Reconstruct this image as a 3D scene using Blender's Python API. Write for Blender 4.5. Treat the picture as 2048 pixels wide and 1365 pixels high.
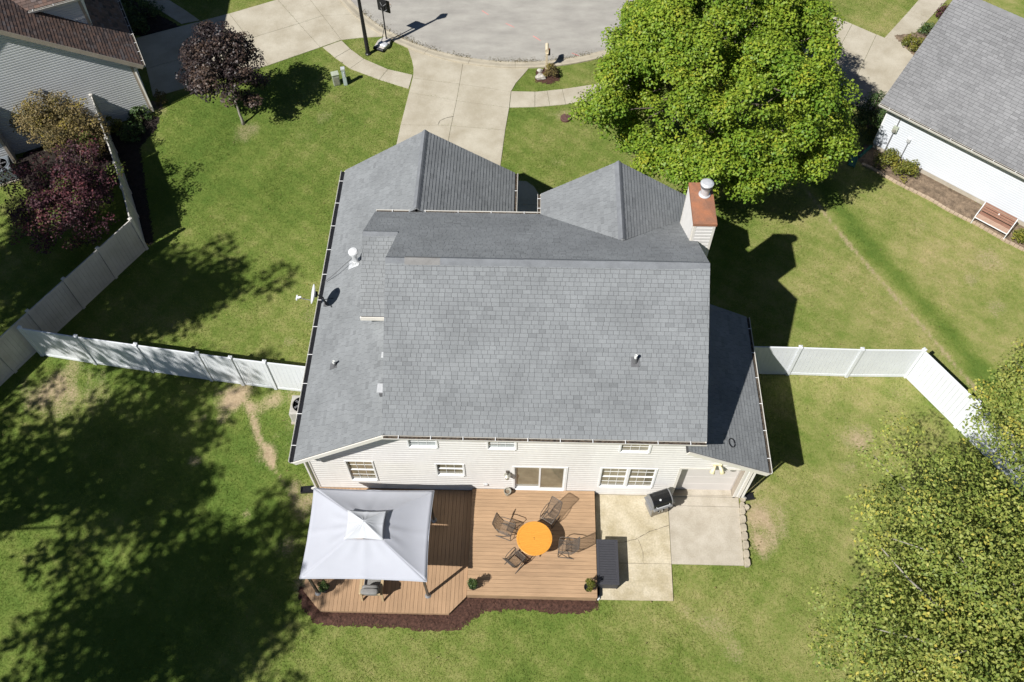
import bpy, math, random
import numpy as np
from mathutils import Vector, Matrix

for o_ in list(bpy.data.objects):
    bpy.data.objects.remove(o_, do_unlink=True)
scene = bpy.context.scene
COL = scene.collection
R_ = random.Random(11)

# ---------------------------------------------------------------- camera, sky, sun, exposure
cam_data = bpy.data.cameras.new('camera')
cam = bpy.data.objects.new('camera', cam_data)
COL.objects.link(cam)
yaw, pitch, roll = 0.03421, 0.99239, -0.00962
rt = Vector((math.cos(yaw), math.sin(yaw), 0))
fw = Vector((-math.sin(yaw) * math.cos(pitch), math.cos(yaw) * math.cos(pitch), -math.sin(pitch)))
up = rt.cross(fw)
r2 = math.cos(roll) * rt + math.sin(roll) * up
u2 = -math.sin(roll) * rt + math.cos(roll) * up
m_ = Matrix((r2, u2, -fw)).transposed().to_4x4()
m_.translation = Vector((7.741, -13.202, 30.593))
cam.matrix_world = m_
cam_data.sensor_width = 36.0
cam_data.lens = 30.87
cam_data.clip_end = 4000
cam_data.clip_start = 0.5
scene.camera = cam

SUN = Vector((-0.67, -0.58, 1.0)).normalized()
world = bpy.data.worlds.new('World')
scene.world = world
world.use_nodes = True
wn = world.node_tree
for n_ in list(wn.nodes):
    wn.nodes.remove(n_)
sky = wn.nodes.new('ShaderNodeTexSky')
sky.sky_type = 'NISHITA'
sky.sun_disc = False
sky.altitude = 2000
sky.air_density = 0.75
sky.dust_density = 0.6
sky.sun_elevation = math.asin(SUN.z)
sky.sun_rotation = math.atan2(SUN.x, SUN.y)
bg = wn.nodes.new('ShaderNodeBackground')
bg.inputs[1].default_value = 0.05
wo = wn.nodes.new('ShaderNodeOutputWorld')
wn.links.new(sky.outputs[0], bg.inputs[0])
wn.links.new(bg.outputs[0], wo.inputs[0])
sd = bpy.data.lights.new('sun', 'SUN')
sd.energy = 5.0
sd.angle = math.radians(0.53)
sd.color = (1.0, 0.975, 0.935)
sun = bpy.data.objects.new('sun', sd)
COL.objects.link(sun)
sun.location = (-30, -26, 45)
sun.rotation_euler = (-SUN).to_track_quat('-Z', 'Y').to_euler()
scene.view_settings.view_transform = 'Standard'
scene.view_settings.look = 'None'
scene.view_settings.gamma = 1.0
scene.view_settings.exposure = 0.45
scene.render.engine = 'CYCLES'
scene.render.resolution_x = 1024
scene.render.resolution_y = 682

# ---------------------------------------------------------------- material helpers
def _nodes(name):
    m = bpy.data.materials.new(name)
    m.use_nodes = True
    nt = m.node_tree
    b = nt.nodes['Principled BSDF']
    return m, nt, b

def mat(name, c, rough=0.6, var=0.12, scale=3.0, bump=0.0, bscale=60.0, metal=0.0, spec=0.3, c2=None, world_co=True, fine=0.0, fscale=150.0, stretch=None):
    """one colour with patchy variation (towards c2), fine grain and relief"""
    m, nt, b = _nodes(name)
    N, L = nt.nodes, nt.links
    b.inputs['Roughness'].default_value = rough
    b.inputs['Metallic'].default_value = metal
    b.inputs['Specular IOR Level'].default_value = spec
    if world_co:
        geo = N.new('ShaderNodeNewGeometry'); co = geo.outputs['Position']
    else:
        tc = N.new('ShaderNodeTexCoord'); co = tc.outputs['Object']
    if stretch:
        mp = N.new('ShaderNodeMapping'); mp.inputs['Scale'].default_value = stretch
        L.new(co, mp.inputs['Vector']); co = mp.outputs[0]
    nz = N.new('ShaderNodeTexNoise'); nz.inputs['Scale'].default_value = scale; nz.inputs['Detail'].default_value = 6; nz.inputs['Roughness'].default_value = 0.62
    L.new(co, nz.inputs['Vector'])
    rp = N.new('ShaderNodeValToRGB')
    lo = tuple(max(0, x * (1 - var)) for x in c); hi = tuple(x * (1 + var) for x in c)
    if c2: lo = c2
    rp.color_ramp.elements[0].position = 0.32; rp.color_ramp.elements[0].color = (*lo, 1)
    rp.color_ramp.elements[1].position = 0.66; rp.color_ramp.elements[1].color = (*hi, 1)
    L.new(nz.outputs['Fac'], rp.inputs[0])
    col = rp.outputs[0]
    if fine > 0:
        n2 = N.new('ShaderNodeTexNoise'); n2.inputs['Scale'].default_value = fscale; n2.inputs['Detail'].default_value = 3
        L.new(co, n2.inputs['Vector'])
        mr = N.new('ShaderNodeMapRange'); mr.inputs[1].default_value = 0.3; mr.inputs[2].default_value = 0.7
        mr.inputs[3].default_value = 1 - fine; mr.inputs[4].default_value = 1 + fine
        L.new(n2.outputs['Fac'], mr.inputs[0])
        mx = N.new('ShaderNodeVectorMath'); mx.operation = 'SCALE'
        L.new(col, mx.inputs[0]); L.new(mr.outputs[0], mx.inputs['Scale']); col = mx.outputs[0]
    L.new(col, b.inputs['Base Color'])
    if bump > 0:
        n3 = N.new('ShaderNodeTexNoise'); n3.inputs['Scale'].default_value = bscale; n3.inputs['Detail'].default_value = 4
        L.new(co, n3.inputs['Vector'])
        bp = N.new('ShaderNodeBump'); bp.inputs['Strength'].default_value = bump; bp.inputs['Distance'].default_value = 0.02
        L.new(n3.outputs['Fac'], bp.inputs['Height']); L.new(bp.outputs[0], b.inputs['Normal'])
    return m

def attr_ramp_mat(name, attr, stops, rough=0.7, spec=0.25, fine=0.12, fscale=90.0, patch=0.12, pscale=0.9, transl=0.0, bump=0.0):
    """colour chosen by a per-piece attribute, with large patches and fine grain on top"""
    m, nt, b = _nodes(name)
    N, L = nt.nodes, nt.links
    b.inputs['Roughness'].default_value = rough
    b.inputs['Specular IOR Level'].default_value = spec
    at = N.new('ShaderNodeAttribute'); at.attribute_name = attr
    rp = N.new('ShaderNodeValToRGB')
    els = rp.color_ramp.elements
    while len(els) < len(stops): els.new(0.5)
    for e, (p, c) in zip(els, stops):
        e.position = p; e.color = (*c, 1)
    L.new(at.outputs['Fac'], rp.inputs[0])
    geo = N.new('ShaderNodeNewGeometry')
    sc = None
    for amt, s, d in ((patch, pscale, 5), (fine, fscale, 2)):
        if amt <= 0: continue
        nz = N.new('ShaderNodeTexNoise'); nz.inputs['Scale'].default_value = s; nz.inputs['Detail'].default_value = d
        L.new(geo.outputs['Position'], nz.inputs['Vector'])
        mr = N.new('ShaderNodeMapRange'); mr.inputs[1].default_value = 0.3; mr.inputs[2].default_value = 0.7
        mr.inputs[3].default_value = 1 - amt; mr.inputs[4].default_value = 1 + amt
        L.new(nz.outputs['Fac'], mr.inputs[0])
        if sc is None: sc = mr.outputs[0]
        else:
            mu = N.new('ShaderNodeMath'); mu.operation = 'MULTIPLY'
            L.new(sc, mu.inputs[0]); L.new(mr.outputs[0], mu.inputs[1]); sc = mu.outputs[0]
    col = rp.outputs[0]
    if sc is not None:
        vm = N.new('ShaderNodeVectorMath'); vm.operation = 'SCALE'
        L.new(col, vm.inputs[0]); L.new(sc, vm.inputs['Scale']); col = vm.outputs[0]
    L.new(col, b.inputs['Base Color'])
    if transl > 0:
        tr = N.new('ShaderNodeBsdfTranslucent'); L.new(col, tr.inputs[0])
        mx = N.new('ShaderNodeMixShader'); mx.inputs[0].default_value = transl
        out = nt.nodes['Material Output']
        L.new(b.outputs[0], mx.inputs[1]); L.new(tr.outputs[0], mx.inputs[2]); L.new(mx.outputs[0], out.inputs[0])
    return m

M = {}
M['siding'] = mat('ivory_vinyl_siding', (0.66, 0.645, 0.62), 0.5, 0.04, 0.8, fine=0.03, fscale=9, stretch=(1.0, 1.0, 0.35), c2=(0.62, 0.60, 0.575))
M['siding_white'] = mat('white_vinyl_siding', (0.58, 0.605, 0.64), 0.5, 0.03, 0.7)
M['siding_grey'] = mat('grey_vinyl_siding', (0.58, 0.59, 0.59), 0.5, 0.05, 0.7)
M['trim'] = mat('ivory_trim_paint', (0.66, 0.63, 0.57), 0.5, 0.06, 2)
M['trim_tan'] = mat('tan_trim_and_jamb_shade', (0.36, 0.31, 0.25), 0.5, 0.1, 2)
M['white'] = mat('white_paint', (0.74, 0.74, 0.73), 0.45, 0.04, 2)
M['vinyl_white'] = mat('white_vinyl_fence', (0.66, 0.68, 0.70), 0.4, 0.04, 1.2)
M['vinyl_tan'] = mat('almond_vinyl_fence', (0.52, 0.50, 0.46), 0.45, 0.06, 1.0, c2=(0.42, 0.40, 0.36))
M['roofdeck'] = mat('dark_roof_underlay', (0.05, 0.05, 0.052), 0.9, 0.1, 3)
M['shingle_grey'] = attr_ramp_mat('grey_asphalt_shingle', 'shade', [(0.0, (0.158, 0.165, 0.170)), (0.3, (0.190, 0.199, 0.205)), (1.0, (0.216, 0.226, 0.232))], 0.85, 0.2, 0.18, 70, 0.12, 0.7)
M['shingle_brown'] = attr_ramp_mat('brown_asphalt_shingle', 'shade', [(0.0, (0.035, 0.032, 0.036)), (0.4, (0.092, 0.068, 0.060)), (0.75, (0.145, 0.092, 0.072)), (1.0, (0.125, 0.108, 0.105))], 0.85, 0.2, 0.18, 70, 0.10, 0.8)
M['shingle_pale'] = attr_ramp_mat('pale_grey_shingle', 'shade', [(0.0, (0.165, 0.165, 0.168)), (1.0, (0.225, 0.225, 0.228))], 0.85, 0.2, 0.14, 70, 0.10, 0.6)
M['ridge'] = mat('ridge_cap_shingle', (0.17, 0.178, 0.19), 0.85, 0.14, 2.5, fine=0.15, fscale=70)
M['ridge_tan'] = mat('weathered_tan_ridge_cap', (0.20, 0.195, 0.19), 0.85, 0.14, 2.5, fine=0.15, fscale=70)
M['gutter'] = mat('ivory_gutter_metal', (0.62, 0.60, 0.55), 0.4, 0.08, 2)
M['litter'] = mat('rotting_leaf_litter', (0.075, 0.058, 0.042), 0.95, 0.6, 14, bump=0.8, bscale=60, c2=(0.012, 0.011, 0.010))
M['glass'] = mat('window_glass', (0.19, 0.17, 0.115), 0.04, 0.35, 1.3, spec=0.9)
M['glass_pale'] = mat('curtained_window_glass', (0.30, 0.33, 0.33), 0.04, 0.15, 1.0, spec=0.9)
M['garage'] = mat('ivory_garage_door', (0.62, 0.585, 0.555), 0.5, 0.04, 1.5)
M['rust'] = mat('rusted_chimney_pan', (0.30, 0.125, 0.065), 0.75, 0.2, 2.2, c2=(0.22, 0.12, 0.08), bump=0.1, fine=0.12, fscale=30)
M['galv'] = mat('galvanised_metal', (0.62, 0.63, 0.64), 0.42, 0.12, 6, metal=0.35)
M['lead'] = mat('dark_lead_flashing', (0.11, 0.11, 0.115), 0.6, 0.2, 8)
M['pvc'] = mat('white_pvc_pipe', (0.75, 0.75, 0.73), 0.4, 0.05, 5)
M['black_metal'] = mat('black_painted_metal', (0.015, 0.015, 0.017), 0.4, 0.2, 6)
M['dark_plastic'] = mat('charcoal_resin', (0.045, 0.045, 0.052), 0.55, 0.25, 9, stretch=(1, 14, 1), fine=0.15, fscale=40)
M['bronze'] = mat('brown_wrought_metal', (0.095, 0.08, 0.068), 0.45, 0.15, 8)
M['concrete'] = mat('pale_driveway_concrete', (0.41, 0.375, 0.30), 0.85, 0.1, 0.7, fine=0.08, fscale=24, bump=0.12, bscale=80, c2=(0.335, 0.295, 0.22))
M['concrete_old'] = mat('stained_patio_concrete', (0.46, 0.405, 0.30), 0.85, 0.1, 1.7, fine=0.13, fscale=17, bump=0.15, bscale=80, c2=(0.365, 0.31, 0.20))
M['concrete_grey'] = mat('grey_patio_concrete', (0.42, 0.38, 0.315), 0.85, 0.06, 1.6, fine=0.08, fscale=20, bump=0.1, bscale=80, c2=(0.345, 0.305, 0.24))
M['asphalt'] = mat('worn_pale_asphalt', (0.335, 0.32, 0.285), 0.9, 0.09, 0.55, fine=0.12, fscale=55, bump=0.2, bscale=120, c2=(0.27, 0.255, 0.23), stretch=(1, 2.2, 1))
M['kerb'] = mat('weathered_kerb_concrete', (0.40, 0.355, 0.27), 0.88, 0.14, 1.6, fine=0.1, fscale=30)
M['mulch'] = mat('brown_bark_mulch', (0.062, 0.03, 0.021), 0.95, 0.5, 12, bump=0.9, bscale=45, fine=0.45, fscale=60)
M['mulch_grey'] = mat('grey_weathered_mulch', (0.17, 0.125, 0.085), 0.95, 0.4, 4, bump=0.7, bscale=45, fine=0.4, fscale=45)
M['mulch_and_shade'] = mat('dark_mulch_and_shade', (0.022, 0.016, 0.013), 0.95, 0.4, 5, bump=0.7, bscale=45, fine=0.4, fscale=45)
M['stone'] = mat('tan_wall_stone', (0.36, 0.315, 0.24), 0.85, 0.15, 5, fine=0.12, fscale=50, bump=0.3, bscale=40)
M['rock'] = mat('pale_boulder_rock', (0.42, 0.39, 0.35), 0.85, 0.2, 7, bump=0.5, bscale=20)
M['brick'] = mat('tan_edging_brick', (0.40, 0.31, 0.22), 0.85, 0.15, 6, fine=0.1, fscale=50)
M['canopy'] = mat('pale_grey_canopy_fabric', (0.57, 0.585, 0.64), 0.8, 0.025, 1.2)
_nt = M['canopy'].node_tree; _tr = _nt.nodes.new('ShaderNodeBsdfTranslucent'); _mx = _nt.nodes.new('ShaderNodeMixShader'); _mx.inputs[0].default_value = 0.3
_src = _nt.nodes['Principled BSDF'].inputs['Base Color'].links[0].from_socket; _nt.links.new(_src, _tr.inputs[0])
_nt.links.new(_nt.nodes['Principled BSDF'].outputs[0], _mx.inputs[1]); _nt.links.new(_tr.outputs[0], _mx.inputs[2]); _nt.links.new(_mx.outputs[0], _nt.nodes['Material Output'].inputs[0])
M['canopy_top'] = mat('brightened_canopy_fabric', (0.50, 0.515, 0.54), 0.8, 0.02, 1.2)  # same cloth as the canopy; the cap's brighter light is put into its material
M['post'] = mat('dark_bronze_post', (0.075, 0.066, 0.055), 0.4, 0.12, 5)
M['teak'] = mat('pale_teak_wood', (0.40, 0.30, 0.175), 0.6, 0.12, 6, stretch=(1, 9, 1))
M['cushion'] = mat('grey_cushion_fabric', (0.20, 0.195, 0.185), 0.9, 0.12, 9, fine=0.12, fscale=90)
M['orange'] = mat('orange_slatted_tabletop', (0.60, 0.265, 0.042), 0.42, 0.08, 2.5, stretch=(1.5, 12, 1))
M['pot'] = mat('black_nursery_pot', (0.012, 0.012, 0.013), 0.5, 0.2, 6)
M['zinc'] = mat('zinc_planter', (0.34, 0.33, 0.28), 0.45, 0.25, 9, metal=0.3)
M['grill_lid'] = mat('black_enamel_lid', (0.012, 0.012, 0.013), 0.22, 0.2, 6, spec=0.6)
M['grill_steel'] = mat('brushed_grill_steel', (0.30, 0.30, 0.30), 0.38, 0.15, 12, metal=0.5, stretch=(1, 20, 1))
M['grill_tan'] = mat('dusty_grill_panel', (0.22, 0.19, 0.145), 0.5, 0.15, 6)
M['green_box'] = mat('pale_green_utility_metal', (0.34, 0.37, 0.29), 0.5, 0.2, 7)
M['green_pipe'] = mat('green_plastic_pipe', (0.03, 0.13, 0.10), 0.5, 0.2, 5)
M['cream'] = mat('cream_lamp_glass', (0.75, 0.66, 0.42), 0.35, 0.08, 6)
M['wood_post'] = mat('cream_painted_wood', (0.55, 0.47, 0.34), 0.6, 0.12, 8)
M['brownwood'] = mat('weathered_red_brown_slats', (0.25, 0.135, 0.095), 0.65, 0.2, 4, stretch=(1, 12, 1))
M['brownwood_pale'] = mat('pale_brown_slats', (0.40, 0.27, 0.20), 0.65, 0.2, 4, stretch=(1, 12, 1))  # paler brown for the front seat slats
M['dish'] = mat('grey_dish_shell', (0.62, 0.63, 0.64), 0.5, 0.04, 3)
M['dish_rust'] = mat('orange_print_patch', (0.60, 0.22, 0.05), 0.5, 0.1, 5)
M['capbrown'] = mat('rusty_brown_iron', (0.11, 0.06, 0.05), 0.7, 0.25, 10)
M['paint_red'] = mat('faded_red_marking_paint', (0.62, 0.22, 0.20), 0.8, 0.25, 14)
M['bark'] = mat('grey_brown_bark', (0.13, 0.105, 0.08), 0.9, 0.3, 7, bump=0.6, bscale=25, stretch=(1, 1, 0.3))
M['bark_pale'] = mat('pale_grey_bark', (0.26, 0.24, 0.20), 0.9, 0.25, 7, bump=0.4, bscale=25)
M['ac'] = mat('beige_air_conditioner_metal', (0.36, 0.345, 0.31), 0.45, 0.1, 5)
M['ac_grey'] = mat('slate_air_conditioner_metal', (0.16, 0.18, 0.20), 0.45, 0.1, 5)
M['brick_veneer'] = mat('red_brown_brick_veneer', (0.22, 0.11, 0.08), 0.85, 0.25, 9)
# boards: one material, colour and grain vary per board
def board_mat(name, c, along):
    m, nt, b = _nodes(name)
    N, L = nt.nodes, nt.links
    oi = N.new('ShaderNodeObjectInfo')
    geo = N.new('ShaderNodeNewGeometry')
    mp = N.new('ShaderNodeMapping'); mp.inputs['Scale'].default_value = (1.2, 22, 1) if along == 'x' else (22, 1.2, 1)
    L.new(geo.outputs['Position'], mp.inputs['Vector'])
    nz = N.new('ShaderNodeTexNoise'); nz.inputs['Scale'].default_value = 2.0; nz.inputs['Detail'].default_value = 6
    L.new(mp.outputs[0], nz.inputs['Vector'])
    mr = N.new('ShaderNodeMapRange'); mr.inputs[1].default_value = 0.25; mr.inputs[2].default_value = 0.75; mr.inputs[3].default_value = 0.84; mr.inputs[4].default_value = 1.13
    L.new(nz.outputs['Fac'], mr.inputs[0])
    mr2 = N.new('ShaderNodeMapRange'); mr2.inputs[3].default_value = 0.93; mr2.inputs[4].default_value = 1.07
    L.new(oi.outputs['Random'], mr2.inputs[0])
    n2 = N.new('ShaderNodeTexNoise'); n2.inputs['Scale'].default_value = 0.8; n2.inputs['Detail'].default_value = 5
    L.new(geo.outputs['Position'], n2.inputs['Vector'])
    mr3 = N.new('ShaderNodeMapRange'); mr3.inputs[1].default_value = 0.3; mr3.inputs[2].default_value = 0.7; mr3.inputs[3].default_value = 0.90; mr3.inputs[4].default_value = 1.08
    L.new(n2.outputs['Fac'], mr3.inputs[0])
    a = N.new('ShaderNodeMath'); a.operation = 'MULTIPLY'; L.new(mr.outputs[0], a.inputs[0]); L.new(mr2.outputs[0], a.inputs[1])
    a2 = N.new('ShaderNodeMath'); a2.operation = 'MULTIPLY'; L.new(a.outputs[0], a2.inputs[0]); L.new(mr3.outputs[0], a2.inputs[1])
    vm = N.new('ShaderNodeVectorMath'); vm.operation = 'SCALE'; vm.inputs[0].default_value = c
    L.new(a2.outputs[0], vm.inputs['Scale']); L.new(vm.outputs[0], b.inputs['Base Color'])
    b.inputs['Roughness'].default_value = 0.65; b.inputs['Specular IOR Level'].default_value = 0.25
    return m
M['deck_x'] = board_mat('brown_composite_board_long', (0.37, 0.242, 0.143), 'x')
M['deck_y'] = board_mat('brown_composite_board_cross', (0.35, 0.225, 0.132), 'y')

# ---------------------------------------------------------------- mesh helpers
class MB:
    def __init__(s):
        s.v = []; s.f = []
    def poly(s, pts):
        i = len(s.v); s.v += [tuple(p) for p in pts]; s.f.append(tuple(range(i, i + len(pts)))); return s
    def box(s, c, d, rz=0.0, taper=1.0):
        i = len(s.v); ca, sa = math.cos(rz), math.sin(rz)
        for z in (-1, 1):
            t = taper if z > 0 else 1.0
            for x, y in ((-1, -1), (1, -1), (1, 1), (-1, 1)):
                px, py = x * d[0] / 2 * t, y * d[1] / 2 * t
                s.v.append((c[0] + px * ca - py * sa, c[1] + px * sa + py * ca, c[2] + z * d[2] / 2))
        s.f += [(i+3, i+2, i+1, i), (i+4, i+5, i+6, i+7), (i, i+1, i+5, i+4), (i+1, i+2, i+6, i+5), (i+2, i+3, i+7, i+6), (i+3, i, i+4, i+7)]
        return s
    def bar(s, p0, p1, w, h, upv=(0, 0, 1)):
        p0, p1, upv = Vector(p0), Vector(p1), Vector(upv)
        d = (p1 - p0).normalized(); sd_ = d.cross(upv)
        if sd_.length < 1e-5: sd_ = d.cross(Vector((0, 1, 0)))
        sd_.normalize(); u_ = sd_.cross(d)
        i = len(s.v)
        for p in (p0, p1):
            for a, b in ((-1, -1), (1, -1), (1, 1), (-1, 1)):
                s.v.append(tuple(p + sd_ * (a * w / 2) + u_ * (b * h / 2)))
        s.f += [(i, i+1, i+2, i+3), (i+7, i+6, i+5, i+4), (i+1, i, i+4, i+5), (i+2, i+1, i+5, i+6), (i+3, i+2, i+6, i+7), (i, i+3, i+7, i+4)]
        return s
    def prism(s, poly, z0, z1):
        """poly ccw in xy"""
        a = sum(poly[k][0] * poly[(k+1) % len(poly)][1] - poly[(k+1) % len(poly)][0] * poly[k][1] for k in range(len(poly)))
        if a < 0: poly = poly[::-1]
        n = len(poly); i = len(s.v)
        s.v += [(p[0], p[1], z0) for p in poly] + [(p[0], p[1], z1) for p in poly]
        s.f.append(tuple(range(i + n - 1, i - 1, -1))); s.f.append(tuple(range(i + n, i + 2 * n)))
        for k in range(n):
            k2 = (k + 1) % n; s.f.append((i + k, i + k2, i + n + k2, i + n + k))
        return s
    def extr(s, pts, vec):
        """closed polygon pts extruded along vec"""
        n = len(pts); i = len(s.v); vec = Vector(vec)
        s.v += [tuple(p) for p in pts] + [tuple(Vector(p) + vec) for p in pts]
        s.f.append(tuple(range(i, i + n))); s.f.append(tuple(range(i + 2 * n - 1, i + n - 1, -1)))
        for k in range(n):
            k2 = (k + 1) % n; s.f.append((i + k2, i + k, i + n + k, i + n + k2))
        return s
    def tube(s, pts, rad, n=8, cap=True):
        pts = [Vector(p) for p in pts]
        rads = rad if isinstance(rad, (list, tuple)) else [rad] * len(pts)
        rings = []; prev = None
        for k, p in enumerate(pts):
            d = (pts[min(k + 1, len(pts) - 1)] - pts[max(k - 1, 0)]).normalized()
            if prev is None:
                a = d.cross(Vector((0, 0, 1)))
                if a.length < 1e-3: a = d.cross(Vector((1, 0, 0)))
            else:
                a = prev - d * prev.dot(d)
            a.normalize(); prev = a; b = d.cross(a)
            i = len(s.v); rings.append(i)
            for q in range(n):
                t = 2 * math.pi * q / n
                s.v.append(tuple(p + (a * math.cos(t) + b * math.sin(t)) * rads[k]))
        for r0, r1 in zip(rings, rings[1:]):
            for q in range(n):
                q2 = (q + 1) % n; s.f.append((r0 + q, r0 + q2, r1 + q2, r1 + q))
        if cap:
            s.f.append(tuple(range(rings[0] + n - 1, rings[0] - 1, -1))); s.f.append(tuple(range(rings[-1], rings[-1] + n)))
        return s
    def lathe(s, prof, c=(0, 0, 0), n=20):
        """prof list of (r,z)"""
        rings = []
        for r, z in prof:
            i = len(s.v); rings.append(i)
            for q in range(n):
                t = 2 * math.pi * q / n
                s.v.append((c[0] + r * math.cos(t), c[1] + r * math.sin(t), c[2] + z))
        for r0, r1 in zip(rings, rings[1:]):
            for q in range(n):
                q2 = (q + 1) % n; s.f.append((r0 + q, r0 + q2, r1 + q2, r1 + q))
        s.f.append(tuple(range(rings[0] + n - 1, rings[0] - 1, -1))); s.f.append(tuple(range(rings[-1], rings[-1] + n)))
        return s
    def mesh(s, name):
        me = bpy.data.meshes.new(name); me.from_pydata(s.v, [], s.f); me.update(); return me
    def build(s, name, m, parent=None, loc=(0, 0, 0), rz=0.0, smooth=False, bevel=0.0, kind=None, label=None):
        return put(name, s.mesh(name), m, parent, loc, rz, smooth, bevel, kind, label)

def put(name, me, m, parent=None, loc=(0, 0, 0), rz=0.0, smooth=False, bevel=0.0, kind=None, label=None):
    if m is not None and not me.materials: me.materials.append(m)
    o = bpy.data.objects.new(name, me); COL.objects.link(o)
    o.location = loc; o.rotation_euler = (0, 0, rz); o.parent = parent
    if smooth:
        me.polygons.foreach_set('use_smooth', [True] * len(me.polygons))
    if bevel > 0:
        b = o.modifiers.new('bevel', 'BEVEL'); b.width = bevel; b.segments = 2; b.limit_method = 'ANGLE'
    if kind: o['kind'] = kind
    if label: o['label'] = label
    return o

def thing(name, label, cat, loc=(0, 0, 0), rz=0.0, group=None):
    o = bpy.data.objects.new(name, None); COL.objects.link(o)
    o.empty_display_size = 0.2
    o.location = loc; o.rotation_euler = (0, 0, rz)
    tag(o, label, cat, group); return o

def tag(o, label, cat, group=None):
    o['label'] = label; o['category'] = cat
    if group: o['group'] = group
    return o

def copy_tree(o, parent=None):
    c = o.copy(); COL.objects.link(c)
    if parent is not None: c.parent = parent
    for ch in [x for x in bpy.data.objects if x.parent == o]:
        copy_tree(ch, c)
    return c

def clip_convex(poly, region):
    """Sutherland-Hodgman; region ccw convex; 2-d points"""
    out = poly
    n = len(region)
    for k in range(n):
        ax, ay = region[k]; bx, by = region[(k + 1) % n]
        inp, out = out, []
        for j in range(len(inp)):
            p, q = inp[j], inp[(j + 1) % len(inp)]
            dp = (bx - ax) * (p[1] - ay) - (by - ay) * (p[0] - ax)
            dq = (bx - ax) * (q[1] - ay) - (by - ay) * (q[0] - ax)
            if dp >= 0: out.append(p)
            if dp * dq < 0:
                t = dp / (dp - dq); out.append((p[0] + (q[0] - p[0]) * t, p[1] + (q[1] - p[1]) * t))
        if len(out) < 3: return []
    return out

def ccw(p):
    a = sum(p[k][0] * p[(k+1) % len(p)][1] - p[(k+1) % len(p)][0] * p[k][1] for k in range(len(p)))
    return p if a > 0 else p[::-1]

def siding(name, m, parent, o, u, n, polys, openings=(), course=0.165, lap=0.024, label=None):
    """lapped boards on a vertical wall: o origin, u along wall, n outward; polys convex in (s,z)"""
    o, u, n = Vector(o), Vector(u), Vector(n)
    mb = MB(); Z = Vector((0, 0, 1))
    def P(s_, z_, off): return o + u * s_ + Z * z_ + n * off
    for poly in polys:
        poly = ccw([tuple(p) for p in poly])
        zmin, zmax = min(p[1] for p in poly), max(p[1] for p in poly)
        smin, smax = min(p[0] for p in poly), max(p[0] for p in poly)
        k0, k1 = int(math.floor(zmin / course)), int(math.ceil(zmax / course))
        for k in range(k0, k1):
            za, zb = max(zmin, k * course), min(zmax, (k + 1) * course)
            cuts = sorted({za, zb} | {z for op in openings for z in (op[1], op[3]) if za < z < zb} | ({(k + 0.62) * course} if za < (k + 0.62) * course < zb else set()))
            for z0, z1 in zip(cuts, cuts[1:]):
                zm = (z0 + z1) / 2
                xs = [(smin, smax)]
                for (s0, y0, s1, y1) in openings:
                    if y0 < zm < y1:
                        nx = []
                        for a, b in xs:
                            if s1 <= a or s0 >= b: nx.append((a, b)); continue
                            if a < s0: nx.append((a, s0))
                            if s1 < b: nx.append((s1, b))
                        xs = nx
                for a, b in xs:
                    q = clip_convex([(a, z0), (b, z0), (b, z1), (a, z1)], poly)
                    if len(q) < 3: continue
                    f0 = lambda z: lap * (1.0 if (z - k * course) / course < 0.62 else max(0.0, 1 - ((z - k * course) / course - 0.62) / 0.38))
                    pts = [P(s_, z_, f0(z_)) for s_, z_ in q]
                    if u.cross(Z).dot(n) < 0: pts = pts[::-1]
                    mb.poly(pts)
                    low = [p for p in q if abs(p[1] - z0) < 1e-6]
                    if len(low) >= 2 and abs(z0 - k * course) < 1e-6:
                        l0, l1 = min(low), max(low)
                        mb.poly([P(l0[0], z0, 0), P(l1[0], z0, 0), P(l1[0], z0, lap), P(l0[0], z0, lap)])
    return mb.build(name, m, parent, kind=None, label=label)

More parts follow.
